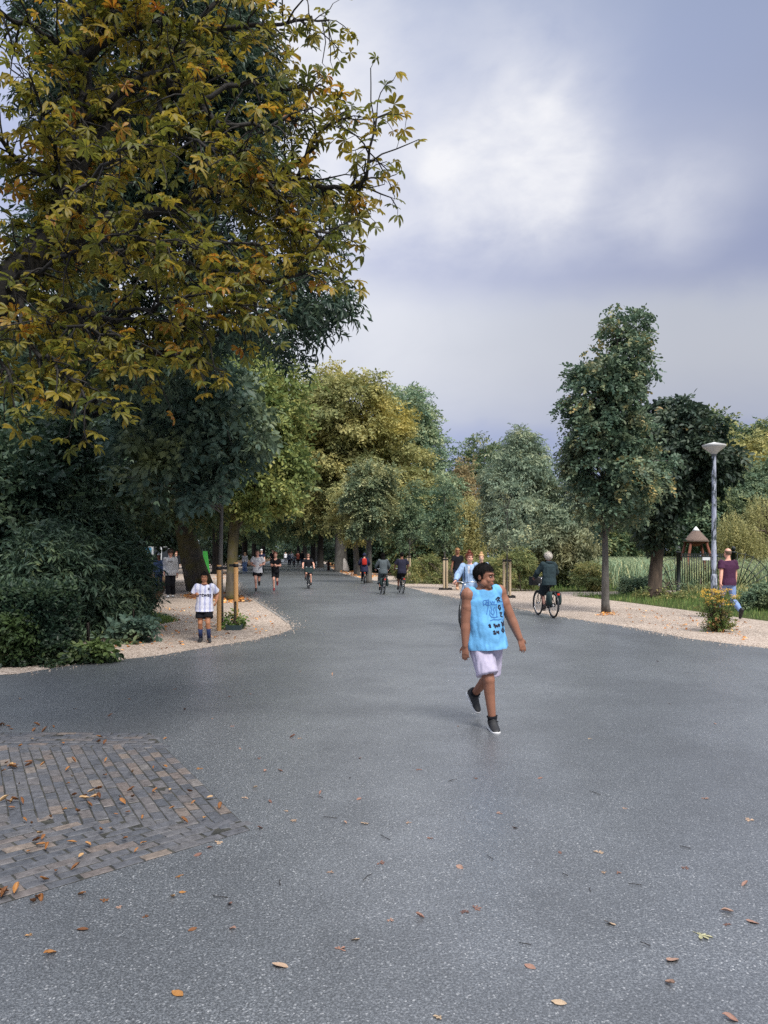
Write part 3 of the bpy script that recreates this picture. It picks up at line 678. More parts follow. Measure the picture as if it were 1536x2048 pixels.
# clipped hedge
rsh = np.random.RandomState(8); hb = np.array([-7.4, 13.0, 0])
hedge = empty('clipped_hedge', tuple(hb)); tag(hedge, 'low clipped dark green hedge at the left edge of the gravel', 'hedge')
n = 15000; hx, hy, hz = 3.6, 1.15, 1.12
u = rsh.rand(n, 3) * 2 - 1; f = rsh.randint(0, 5, n)
for k in range(n):
    if f[k] < 2: u[k, 1] = -1 + rsh.rand() * .18
    elif f[k] == 2: u[k, 0] = 1 - rsh.rand() * .08
    elif f[k] == 3: u[k, 2] = 1 - rsh.rand() * .14
pos = np.stack([u[:, 0] * hx / 2 , u[:, 1] * hy / 2, (u[:, 2] + 1) * hz / 2], 1) + rsh.normal(0, .03, (n, 3))
pos[:, 0] += .25; pos[:, 1] += -.25 * u[:, 0] * 1.4
nr = u * np.array([.5, 1, .7]) + rsh.normal(0, .6, (n, 3)); dr = u + rsh.normal(0, .7, (n, 3)) + np.array([0, 0, .3])
pos[:, 2] = np.maximum(pos[:, 2], .02)
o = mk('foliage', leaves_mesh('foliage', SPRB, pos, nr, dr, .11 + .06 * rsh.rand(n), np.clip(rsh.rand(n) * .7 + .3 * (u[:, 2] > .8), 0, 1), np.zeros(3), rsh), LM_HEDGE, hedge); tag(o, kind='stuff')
mb = MB()
for k in range(26):
    a = np.array([(rsh.rand() - .5) * 3.2 + .25, (rsh.rand() - .5) * .5, 0]); a[1] -= .35 * (a[0] - .25) / 1.8 * .7
    mb.tube([Vector(p) for p in wiggle(a, a + np.array([rsh.normal(0, .15), rsh.normal(0, .1), .95]), 4, .03, rsh)], [.02, .016, .01, .005], 5)
mb.build('stems', B_DARK, hedge)

# ---- the avenue
gx, gy = g(682, 1143.5)
big = tree('linden_tree', 'big golden-green linden at the right side of the avenue, tallest crown in the middle', (gx, gy),
     [blob(590, 770, 745, 960, 80, 5), blob(690, 855, 870, 1060, 79, 4.5), blob(565, 720, 850, 1050, 80, 5), blob(620, 820, 790, 980, 82, 5), blob(600, 700, 760, 900, 80, 4)], LM_LIND, B_GREY, .62, 300, 1.5, 17000, .85, 61, limbs=40, flat=.55)
ave = tree('avenue_linden', 'dark avenue linden, first tree of the left row beyond the joggers', (-15.2, 70),
     [(np.array([-15.2, 70, 13.]), np.array([6., 6., 7.])), (np.array([-12.5, 69, 9.]), np.array([4., 4., 4.])), (np.array([-17.5, 71, 9.]), np.array([4., 4., 4.5]))], LM_AVE, B_DARK, .42, 190, 1.5, 8500, .95, 62, group='avenue lindens', limbs=26)
for i, (x, y, s, lb) in enumerate([(-18.3, 92, 1.0, 'dark avenue linden in the left row, second beyond the joggers'), (-21, 116, 1.05, 'dark avenue linden in the left row, third beyond the joggers'), (-24.5, 145, 1.1, 'dark avenue linden in the left row, fourth beyond the joggers'), (-29, 185, 1.15, 'dark avenue linden in the left row, far end of the avenue'),
        (-8.6, 104, 1.0, 'dark avenue linden in the right row, first behind the big golden linden'), (-12.2, 132, 1.05, 'dark avenue linden in the right row, second behind the big golden linden'), (-17.5, 170, 1.1, 'dark avenue linden in the right row, third behind the big golden linden'), (-24, 215, 1.1, 'dark avenue linden in the right row, far end of the avenue'),
        (-24, 62, .9, 'dark linden behind the construction fence on the left'), (-31, 95, 1.1, 'dark linden in the woodland left of the avenue'), (-27, 48, .8, 'dark linden in the woodland behind the left shrubs'), (-3.0, 108, .9, 'dark tree between the golden linden and the poplar')]):
    copy_tree(ave, (x, y, 0), i * 1.7, s, lb)
# slim pale trunks down the avenue
for (px, py, Y, tp, lb) in ((632, 1117, 205, 1052, 'pale slim avenue trunk above the cyclist with the crate'), (643, 1117.5, 200, 1050, 'pale leaning avenue trunk at the far end of the road')):
    x = (px - 768) / F * Y
    tree('pale_trunk_tree', lb, (x, Y), [blob(px - 40, px + 50, 960, 1075, Y, 6)], LM_AVE, B_GREY, .45, 40, 2, 900, 1.6, px, limbs=8)
LM_BRACT = leafmat('linden_bract_leaf', [(0, (.045, .07, .045)), (.5, (.10, .13, .075)), (.78, (.17, .19, .10)), (1, (.40, .37, .20))], .3, .55, .3, [(0, (.10, .11, .05)), (1, (.36, .31, .12))], .5, k=1.9)
# staked young lindens on the right-hand gravel
for (px, py, bl, lm, tr, ncl, rc, n, sz, sd, lb) in [
    (738, 1166, [blob(688, 790, 945, 1068, 47, 1.5), blob(705, 780, 930, 1000, 47, 1.2)], LM_BRACT, .17, 120, .45, 4600, .40, 71, 'round-headed young linden with pale seed bracts, left of the two cyclists'),
    (714, 1151, [blob(664, 735, 950, 1085, 63, 1.6), blob(690, 740, 1000, 1090, 63, 1.2)], LM_LIND, .25, 50, .7, 1800, .5, 72, 'young linden with yellow leaves left of the round-headed one'),
    (819, 1165, [blob(785, 855, 1000, 1110, 48, 1.0), blob(800, 845, 960, 1040, 48, .7)], LM_MID, .06, 40, .45, 900, .36, 73, 'thin young tree tied to stakes behind the right-hand cyclist'),
    (890, 1179, [blob(862, 912, 1020, 1105, 38.5, .6), blob(872, 908, 960, 1040, 38.5, .5)], LM_MID, .05, 40, .4, 750, .32, 74, 'thin young tree tied to stakes beside the long-haired walker'),
    (1014, 1196, [blob(980, 1050, 960, 1110, 30.5, .7)], LM_SILV, .035, 30, .35, 330, .30, 75, 'thin sapling tied to stakes right of the woman in denim')]:
    tree('young_linden', lb, g(px, py), bl, lm, B_GREY, tr, ncl, rc, n, sz, sd, limbs=24, group='young trees along the right-hand gravel')
# ---- right-hand linden and chestnut
rx, ry = g(1212, 1226)
tree('tall_young_linden', 'tall slim linden with a lopsided crown standing alone on the right-hand gravel', (rx, ry),
     [blob(1200, 1308, 640, 800, 22.7, .75), blob(1125, 1250, 710, 880, 22.7, .9), blob(1115, 1300, 800, 960, 22.7, 1.1), blob(1110, 1325, 880, 1030, 22.7, 1.25), blob(1215, 1300, 620, 700, 22.7, .5), blob(1165, 1290, 690, 830, 22.7, .8), blob(1120, 1330, 850, 1000, 22.7, 1.2), blob(1150, 1290, 960, 1060, 22.7, 1.0), blob(1195, 1290, 720, 900, 22.7, .8)],
     LM_RLIN, B_GREY, .125, 480, .26, 7500, .27, 81, SPRL, limbs=90, inner=.3, droop=.7, jitter=.8,
     trunk=[(rx, ry, 0), (rx - .02, ry, .3), (rx - .02, ry, 1.6), (rx - .05, ry, 3.2), (rx + .1, ry, 5), (rx + .35, ry, 8.2)])
dx, dy = g(1308, 1196)
tree('dark_chestnut', 'dark dense tree with a knobbly brown trunk left of the lamp post', (dx, dy),
     [blob(1270, 1430, 820, 1000, 31, 1.8), blob(1258, 1345, 930, 1062, 30.5, 1.4), blob(1340, 1440, 870, 975, 31, 1.4), blob(1285, 1335, 1000, 1080, 30.5, .8), blob(1300, 1400, 805, 900, 31, 1.2), blob(1400, 1465, 890, 960, 31, .7), blob(1250, 1300, 860, 940, 31, .7)], LM_DCH, B_BROWN, .26, 230, .38, 7500, .40, 82, SPRB, limbs=30, droop=.7)
# ---- back right
for (nm, lb, b, bl, lm, bk, tr, ncl, rc, n, sz, sd, tm) in [
    ('silver_willow', 'grey-green feathery willow behind the cyclist in the dark jacket', (7.6, 44), [blob(972, 1105, 890, 1060, 44, 2.2), blob(1040, 1195, 960, 1125, 43, 2.2), blob(985, 1075, 980, 1120, 43.5, 1.6), blob(1010, 1090, 875, 980, 44, 1.6), blob(1070, 1180, 1040, 1150, 41, 1.6)], LM_SILV, B_BROWN, .22, 330, .6, 13500, .50, 91, SPRN),
    ('poplar_tree', 'pale green poplar rising right of the big golden linden', (5.0, 112), [blob(785, 862, 775, 900, 112, 3.5), blob(770, 900, 850, 1010, 112, 5), blob(800, 915, 930, 1090, 110, 5), blob(745, 800, 790, 930, 116, 4)], LM_POP, B_GREY, .5, 220, 1.6, 9000, .95, 92, SPR),
    ('dark_park_tree', 'dark green tree low behind the two cyclists', (4.3, 66), [blob(835, 905, 955, 1130, 66, 2.4), blob(785, 880, 1010, 1150, 64, 2.5)], LM_AVE, B_DARK, .3, 110, 1.0, 6500, .62, 93, SPR),
    ('dark_park_tree', 'dark shrubby tree between the pale linden stems and the road', (0.5, 78), [blob(740, 830, 1030, 1150, 76, 3), blob(690, 770, 1060, 1150, 84, 3)], LM_DARK, B_DARK, .3, 80, 1.2, 4200, .75, 94, SPR),
    ('far_tree', 'distant dark tree with an open crown left of the silver willow', (19.5, 160), [blob(930, 1010, 868, 950, 160, 5), blob(905, 960, 895, 980, 158, 4), blob(960, 1010, 920, 1040, 160, 5)], LM_AVE, B_DARK, .5, 60, 1.8, 2300, 1.1, 95, SPR),
    ('far_tree', 'distant brownish tree above the yellow weeping willow', (13.5, 130), [blob(900, 955, 930, 1020, 130, 4), blob(900, 1010, 980, 1100, 132, 6)], LM_BRN, B_DARK, .4, 60, 1.5, 2200, 1.0, 96, SPR),
    ('park_tree', 'broad yellow-green tree behind the lamp head at the right', (45, 92), [blob(1400, 1560, 865, 1040, 92, 7), blob(1330, 1460, 860, 1020, 95, 6), blob(1480, 1640, 880, 1060, 90, 7), blob(1380, 1560, 960, 1110, 88, 5)], LM_LIND, B_DARK, .6, 260, 1.7, 11000, .95, 97, SPR),
    ('park_tree', 'dark green tree beyond the right edge behind the weeping willow', (41, 80), [blob(1440, 1600, 930, 1090, 78, 5), blob(1340, 1450, 960, 1100, 76, 4)], LM_MID, B_DARK, .5, 170, 1.3, 7500, .75, 98, SPR),
    ('far_tree', 'distant dark treetop peeping over the right-hand trees, the nearer to the corner', (66, 130), [blob(1478, 1600, 852, 930, 130, 5)], LM_AVE, B_DARK, .5, 50, 2, 1800, 1.2, 99, SPR),
    ('far_tree', 'distant dark treetop just right of the dark chestnut', (52, 128), [blob(1370, 1450, 835, 930, 128, 5)], LM_AVE, B_DARK, .5, 50, 2, 1800, 1.2, 100, SPR)]:
    tree(nm, lb, b, bl, lm, bk, tr, ncl, rc, n, sz, sd, tm, limbs=24, zmin=.1)
# weeping willows
def willow(label, base, blobs, n, ln, seed):
    rs = np.random.RandomState(seed); base = np.array([*base, 0.0]); root = empty('weeping_willow', tuple(base)); tag(root, label, 'tree')
    C, BC = crown_clumps(blobs, n, rs, .6); C = C[C[:, 2] > 1.0]; k = len(C)
    dr = np.tile(np.array([0, 0, -1.]), (k, 1)) + rs.normal(0, .10, (k, 3)); nr = rs.normal(0, 1, (k, 3)); nr[:, 2] *= .1
    L_ = np.minimum(ln * (.5 + .8 * rs.rand(k)), C[:, 2] - .3); m = L_ > .4
    st = [t_strand(20, .10, .13, s) for s in (1, 2, 3)]
    mk('crown', leaves_mesh('crown', st, C[m], nr[m], dr[m], L_[m], rs.rand(m.sum()) * .6 + .4 * rs.rand(), base, rs), LM_WEEP, root)
    mb = MB(); tz = max(c[2] for c, r in blobs); mb.tube([(0, 0, 0), (.1, 0, tz * .5), (0, 0, tz)], [.35, .28, .12], 8)
    for j in rs.choice(k, 24, replace=False): mb.tube([Vector(p) for p in wiggle((0, 0, tz * .55), C[j] - base, 5, .15, rs)], [.09, .07, .05, .03, .015], 5)
    mb.build('trunk', B_BROWN, root)
willow('slim yellow weeping willow between the dark trees and the silver willow', (6.7, 60), [blob(912, 968, 985, 1060, 60, 1.2), blob(908, 972, 1020, 1110, 60, 1.3)], 900, 2.6, 5)
willow('yellow weeping willow at the right edge beside the lamp post', (29, 57), [blob(1432, 1490, 1015, 1100, 56, 1.2), blob(1490, 1560, 985, 1080, 57, 1.5), blob(1530, 1660, 975, 1120, 58, 2.5), blob(1470, 1530, 1040, 1120, 55, 1.2)], 1500, 2.4, 6)
# tree belt that closes the view beyond the park
rs0 = np.random.RandomState(77)
belt = tree('belt_tree', 'distant park tree in the belt that closes the view, left of the avenue', (-60, 190), [(np.array([-60, 190, 9.]), np.array([8., 6., 7.])), (np.array([-56, 188, 5.]), np.array([6., 5., 5.]))], LM_AVE, B_DARK, .5, 90, 2.2, 3200, 1.7, 110, limbs=10, group='distant park trees')
for i in range(22):
    x = -95 + i * 11 + rs0.normal(0, 2); y = 215 + rs0.rand() * 40 - max(0, x) * .5
    if -52 < x < -10: y += 90
    copy_tree(belt, (x, y, 0), i * 2.1, .8 + .35 * rs0.rand(), 'distant park tree in the belt that closes the view beyond the meadow and avenue')
belt['label'] = 'distant park tree in the belt that closes the view beyond the meadow and avenue'

for i, (x, y, r_, lb) in enumerate([(-30, 128, 5, 'dark thicket left of the avenue behind the joggers'), (-40, 150, 6, 'dark thicket deeper in the woodland left of the avenue'), (-27, 78, 4, 'dark thicket behind the site fence'), (-36, 100, 5, 'dark thicket in the woodland left of the site fence'), (-26, 245, 7, 'dark thicket closing the far end of the avenue'), (-45, 240, 8, 'dark thicket left of the far end of the avenue'), (-6, 140, 5, 'dark thicket right of the avenue behind the golden linden'), (-14, 260, 8, 'dark thicket right of the far end of the avenue'), (-22, 62, 3, 'dark thicket behind the leaning trunk'), (-34, 66, 4, 'dark thicket at the back of the left woodland')]):
    tree('thicket', lb, (x, y), [(np.array([x, y, r_ * .45]), np.array([r_ * 1.1, r_ * .6, r_ * .5])), (np.array([x + r_ * .5, y, r_ * .7]), np.array([r_ * .7, r_ * .5, r_ * .6]))], LM_DARK, B_DARK, .1, 60, r_ * .25, 2200, r_ * .16, 300 + i, limbs=10, zmin=.1, cat='thicket')
# ================================================================ GROUND COVER
def blades(name, pts, h0, h1, w, m, seed, bend=.35, per=None):
    rs = np.random.RandomState(seed); n = len(pts); h = h0 + (h1 - h0) * rs.rand(n) ** 1.2
    a = rs.rand(n) * 6.283; d = np.stack([np.cos(a), np.sin(a), np.zeros(n)], 1); sd = np.stack([-np.sin(a), np.cos(a), np.zeros(n)], 1)
    p0 = np.column_stack([pts, np.zeros(n)]); b = (bend * (.3 + rs.rand(n)) * h)[:, None]; ww = (w * (.6 + .8 * rs.rand(n)))[:, None]
    up = np.array([0, 0, 1.])
    p1 = p0 + up * (h * .55)[:, None] + d * b * .3; p2 = p0 + up * (h * (1 - .25 * bend))[:, None] + d * b
    V = np.stack([p0 - sd * ww * .5, p0 + sd * ww * .5, p1 + sd * ww * .45, p1 - sd * ww * .45, p2], 1).reshape(-1, 3)
    f = np.array([(0, 1, 2), (0, 2, 3), (3, 2, 4)]); Fc = (f[None] + (np.arange(n) * 5)[:, None, None]).reshape(-1, 3)
    tone = np.clip(np.repeat(rs.rand(n), 3), 0, 1); o = mk(name, npmesh(name, V, Fc, tone), m); return o
def fill(poly, n, seed):
    rs = np.random.RandomState(seed); P_ = np.array(poly); lo, hi = P_.min(0), P_.max(0); out = []
    q = lo + (hi - lo) * rs.rand(n * 4, 2)
    for p in q:
        if inpoly(p, poly): out.append(p)
        if len(out) >= n: break
    return np.array(out)
LM_REED = leafmat('reed', [(0, (.055, .09, .055)), (.5, (.11, .155, .095)), (.85, (.18, .205, .115)), (1, (.27, .25, .13))], .3, .7, .2, [(0, (.10, .11, .05)), (1, (.24, .22, .10))], .12, k=2.2)
LM_GRASS = leafmat('verge_grass', [(0, (.035, .075, .022)), (.6, (.08, .125, .035)), (1, (.17, .18, .06))], .3, .7, .2)
LM_WILD = leafmat('wild_growth', [(0, (.045, .07, .03)), (.5, (.11, .125, .05)), (.85, (.20, .18, .07)), (1, (.30, .24, .10))], .3, .7, .2)
LM_IVY = leafmat('ivy', [(0, (.014, .03, .018)), (.6, (.04, .07, .03)), (1, (.10, .13, .04))], .2, .45, .4, k=1.0)
edge = [g(*p) for p in GR_OUT[:4]]
verge = edge + [g(1150, 1189), g(1256, 1188.5), g(1400, 1184), (26, 38), (18, 24)]
tag(blades('verge_grass', fill(verge, 15000, 1), .06, .22, .012, LM_GRASS, 1), 'short green grass on the verge beside the right-hand gravel', 'grass', kind='stuff')
back = [g(1400, 1179.5), g(1256, 1182), g(1119, 1183), g(1021, 1176), g(880, 1163), g(820, 1156.5), g(780, 1150), (12, 62), (36, 50), (34, 36)]
tag(blades('meadow_grass', fill(back, 16000, 2), .08, .35, .022, LM_GRASS, 2), 'longer green grass in front of the reeds', 'grass', kind='stuff')
reedp = [(7.0, 43.5), (12.3, 38.5), (14.0, 37.6), (40, 36), (70, 60), (60, 110), (14, 100), (6.5, 60)]
tag(blades('reeds', fill(reedp, 70000, 3), .8, 2.3, .04, LM_REED, 3, 1.1), 'tall grey-green reeds filling the meadow behind the gate', 'reeds', kind='stuff')
wild = [g(830, 1158), g(880, 1162), g(1021, 1173), g(1080, 1177), (10, 44), (4.5, 62)]
tag(blades('wild_growth', fill(wild, 9000, 4), .4, 1.5, .035, LM_WILD, 4, .5), 'rough brown-green tall weeds in front of the willow', 'weeds', kind='stuff')
wild2 = [(12.6, 33), (17.5, 25.5), (30, 27), (30, 36), (15, 36.5)]
tag(blades('rough_weeds', fill(wild2, 7000, 5), .15, .65, .03, LM_WILD, 5, .6), 'dark rough weeds around the iron gate and at the right edge', 'weeds', kind='stuff')
def shrub(name, label, base, blobs, lm, ncl, rc, n, sz, sd, tm=SPR, cat='shrub', group=None, **kw):
    return tree(name, label, base, blobs, lm, B_BROWN, .03, ncl, rc, n, sz, sd, tm, limbs=14, cat=cat, zmin=.01, group=group, **kw)
shrub('round_bush', 'small rounded olive bush in the grass left of the tall slim linden', (9.9, 36.5), [blob(1150, 1210, 1125, 1180, 36.5)], LM_WILD, 30, .22, 1100, .22, 201)
shrub('umbellifer_clump', 'clump of pale umbel weeds at the foot of the dark tree', (11.6, 30.6), [blob(1270, 1345, 1172, 1200, 30.4, .5), blob(1330, 1390, 1180, 1202, 30.2, .4)], LM_WILD, 24, .12, 420, .14, 202, SPRB)
shrub('bramble', 'dark bramble growing right of the walking man at the right edge', (11.9, 24), [blob(1490, 1580, 1172, 1228, 24, .7)], LM_MID, 50, .2, 2200, .2, 203)
shrub('bramble', 'low dark growth along the foot of the iron gate', (14.5, 35), [blob(1350, 1440, 1168, 1190, 34.5, .4), blob(1240, 1300, 1160, 1190, 34.5, .4)], LM_MID, 40, .25, 1200, .26, 204)
shrub('tall_weeds', 'bushy weeds left of the long-haired walker', (4.0, 41), [blob(820, 905, 1110, 1165, 46, .8), blob(790, 850, 1120, 1160, 52, .8)], LM_WILD, 40, .35, 1400, .34, 205, SPRN)
shrub('tall_weeds', 'brown-green weeds behind the stakes right of the woman in denim', (6.5, 36.5), [blob(985, 1075, 1105, 1180, 37, .7), blob(930, 1000, 1115, 1172, 39, .7)], LM_WILD, 55, .3, 2000, .28, 206, SPRN)
# left: ivy and weeds at the hedge's foot
shrub('ivy_patch', 'glossy ivy creeping at the foot of the clipped hedge', (-6.0, 11.7), [(np.array([-6.4, 12.0, .16]), np.array([1.5, .45, .2])), (np.array([-5.2, 12.1, .12]), np.array([.8, .4, .16]))], LM_IVY, 50, .12, 1500, .14, 207, SPRB)
shrub('broadleaf_weed', 'bright broad-leaved weed at the corner of the hedge', (-4.75, 12.35), [(np.array([-4.75, 12.35, .14]), np.array([.35, .25, .18]))], leafmat('weed_leaf', [(0, (.05, .09, .03)), (1, (.16, .20, .06))], .3, .5, .3, k=1.3), 14, .1, 160, .2, 208, SPRB)
shrub('broadleaf_weed', 'blue-green broad-leaved weed at the foot of the feathery shrub', (-4.9, 15.1), [(np.array([-4.95, 15.1, .2]), np.array([.5, .3, .25]))], LM_BLUE, 16, .12, 200, .24, 209, SPRB)
shrub('side_shrub', 'lighter green shrub growing out of the clipped hedge at the left edge', (-6.0, 12.2), [blob(0, 75, 1225, 1320, 12.1, .3)], leafmat('light_shrub_leaf', [(0, (.025, .05, .02)), (1, (.07, .11, .035))], .3, .5, .3, k=1.0), 40, .13, 800, .16, 210, SPRB)
gl_ = [g(165, 1286), g(230, 1256), g(290, 1226), (-5.3, 20), (-6.4, 15), g(120, 1298)]
tag(blades('edge_grass', fill(gl_, 3500, 6), .04, .2, .014, LM_GRASS, 6), 'green grass strip between the left shrubs and the gravel', 'grass', kind='stuff')
# fallen leaves lying thick along the avenue
LM_FALL = leafmat('fallen_leaf', [(0, (.09, .035, .014)), (.4, (.22, .085, .022)), (.75, (.34, .15, .04)), (1, (.45, .28, .12))], .15, .8, .2)
def litter(name, label, polys, seed, size):
    rs = np.random.RandomState(seed); pts = np.concatenate([fill(p, n, seed + i) for i, (p, n) in enumerate(polys)]); n = len(pts)
    pos = np.column_stack([pts, .02 + .02 * rs.rand(n)]); nr = np.array([0, 0, 1.]) + rs.normal(0, .35, (n, 3)); dr = rs.normal(0, 1, (n, 3))
    o = mk(name, leaves_mesh(name, [t_leaf(.35)], pos, nr, dr, size * (.6 + .8 * rs.rand(n)), rs.rand(n), np.zeros(3), rs), LM_FALL); tag(o, label, 'leaves', kind='stuff')
litter('leaf_litter', 'drift of orange fallen leaves along the right edge of the avenue', [([g(655, 1124), g(668, 1141), g(700, 1152), g(730, 1158), g(765, 1150), g(715, 1143), g(690, 1134)], 2400), ([g(640, 1120), g(655, 1124), g(690, 1134), g(660, 1118)], 700)], 31, .22)
litter('path_litter', 'scattered orange leaves on the gravel by the leaning trunk', [([g(360, 1192), g(430, 1180), g(480, 1192), g(505, 1205), g(450, 1206), g(380, 1200)], 700), ([g(480, 1132), g(470, 1148), g(466, 1160), g(425, 1160), g(440, 1135)], 900)], 35, .13)
litter('gravel_litter', 'sparse brown leaf bits scattered over the gravel and road edge', [([g(130, 1320), g(420, 1290), g(560, 1262), g(520, 1225), g(330, 1215), g(240, 1260)], 420), ([g(1200, 1228), g(1230, 1224), g(1240, 1232), g(1190, 1233)], 90), ([g(1250, 1250), g(1500, 1285), g(1500, 1245), g(1250, 1215)], 160)], 37, .07)

# ================================================================ STREET FURNITURE
M_WOOD = mat('stake_wood', lin(196, 150, 96), .75, .25, 5, .3, 40, stretch=(1, 1, .15)); M_WOODG = mat('weathered_wood', lin(176, 158, 130), .8, .25, 5, .3, 40, stretch=(1, 1, .15))
M_RUB = mat('black_rubber', (.012, .012, .013), .6, .2); M_BOXG = mat('planter_plastic', lin(52, 70, 72), .6, .2); M_METG = mat('green_iron', lin(14, 24, 22), .5, .25, 8, .2, 40)
def stake(label, x, y, h, r, m, strap=None):
    o = empty('wooden_stake', (x, y, 0)); tag(o, label, 'stake', 'wooden tree stakes')
    MB().tube([(0, 0, 0), (0, 0, h - .01), (0, 0, h)], [r, r, r * .88], 12).build('post', m, o); autosmooth(o.children[0])
    MB().tube([(0, 0, h - .11), (0, 0, h - .03)], [r + .006] * 2, 12).build('band', M_RUB, o)
    if strap is not None: MB().box((strap / 2, 0, h - .07), (abs(strap), .012, .06)).build('strap', M_RUB, o, False)
sx, sy = g(438, 1262); k_ = sy / F
stake('orange wooden stake right beside the boy, the nearer of the pair', sx, sy, (1262 - 1130) * k_, .052, M_WOOD, .19)
stake('orange wooden stake behind the young blue-green tree, right of the pair', sx + .21, sy + .9, (1262 - 1130) * k_ + .05, .055, M_WOOD, -.16)
def planter(label, x, y, w, d, h, rz, m=None):
    o = empty('planter_edging', (x, y, 0), rz); tag(o, label, 'planter', 'low planter boxes round the young trees'); m = m or M_BOXG
    for s in (-1, 1):
        MB().box((0, s * d / 2, h / 2), (w, .02, h)).build('side_panel', m, o, False); MB().box((s * (w / 2 - .012), 0, h / 2), (.02, d - .024, h)).build('end_panel', m, o, False)
    MB().box((0, 0, h * .35), (w - .05, d - .03, h * .6)).build('soil', M_LITTER, o, False)
planter('grey-green planter box at the foot of the orange stakes', sx + .29, sy + .35, .34, .5, .12, .05)
shrub('planter_weed', 'small green weeds growing in the planter box by the stakes', (sx + .29, sy + .4), [(np.array([sx + .30, sy + .45, .22]), np.array([.16, .2, .14]))], LM_GRASS, 10, .07, 90, .14, 211, SPRB)
for (a, b, lb) in ((815, 819, 'thin tree behind the right-hand cyclist'), (888, 893, 'thin tree beside the long-haired walker'), (1008, 1021, 'sapling right of the woman in denim')):
    py = {815: 1166, 888: 1180, 1008: 1196}[a]; x0, y0 = g(a, py); x1, _ = g(b, py); top = {815: 1112, 888: 1116, 1008: 1118}[a]
    dx_ = max(x1 - x0, .16); h = (py - top) * y0 / F
    stake('pale wooden stake, left of the pair at the ' + lb, x0, y0, h, .055, M_WOODG, dx_); stake('pale wooden stake, right of the pair at the ' + lb, x0 + dx_, y0 + .15, h, .055, M_WOODG)
    planter('low black planter edging at the ' + lb, x0 + dx_ / 2, y0 + .1, .62, .5, .10, 0, M_RUB)
# lamp post
M_POLE = None
def m_pole():
    m, nt, b, out = newmat('weathered_pole'); T = NT(nt); n = T.noise(9, 6, .7, stretch=(1, 1, .35)); n2 = T.noise(2.2, 4, .6, stretch=(1, 1, .6))
    c = T.mix(T.ramp(n.outputs[0], [(.46, (0, 0, 0)), (.53, (1, 1, 1))]), lin(48, 58, 60), lin(168, 174, 188)); c = T.mix(T.ramp(n2.outputs[0], [(.53, (0, 0, 0)), (.58, (.75,) * 3)]), c, lin(165, 170, 190))
    T.link(c, b.inputs['Base Color']); b.inputs['Roughness'].default_value = .7; T.link(T.bump(n.outputs[0], .4, .004), b.inputs['Normal']); return m
M_POLE = m_pole()
def lamp(name, label, x, y, h, hw, group):
    o = empty(name, (x, y, 0)); tag(o, label, 'street lamp', group); s = hw / .63
    MB().tube([(0, 0, 0), (0, 0, 1.25), (0, 0, 1.27), (0, 0, h - .36 * s)], [.074, .070, .058, .045], 16).build('pole', M_POLE, o); autosmooth(o.children[0])
    MB().tube([(0, 0, h - .40 * s), (0, 0, h - .33 * s)], [.06 * s, .075 * s], 16).build('collar', mat('lamp_collar', (.12, .13, .14), .5), o)
    MB().tube([(0, 0, h - .335 * s), (0, 0, h - .30 * s), (0, 0, h - .15 * s), (0, 0, h - .12 * s)], [.075 * s, .10 * s, .29 * s, .30 * s], 28).build('diffuser', mat('lamp_diffuser', (.42, .43, .41), .35, .08, 5, 0), o)
    MB().tube([(0, 0, h - .122 * s), (0, 0, h - .085 * s), (0, 0, h - .08 * s), (0, 0, h - .02 * s), (0, 0, h)], [.31 * s, .315 * s, .30 * s, .06 * s, .01 * s], 28).build('top_cover', mat('lamp_cover', (.58, .58, .56), .45, .06, 5, 0), o)
    for c in o.children: autosmooth(c, 30)
x, y = g(1428, 1258)
lamp('street_lamp', 'weathered grey lamp post with a conical white lamp head at the right', x, y, CAMH + (HZ - 884) * y / F, .53, 'park lamps')
lamp('street_lamp', 'distant park lamp whose small white head shows among the trunks behind the stakes', P(465, 1110, 64)[0], 64, CAMH + (HZ - 1057) * 64 / F, .6, 'park lamps')
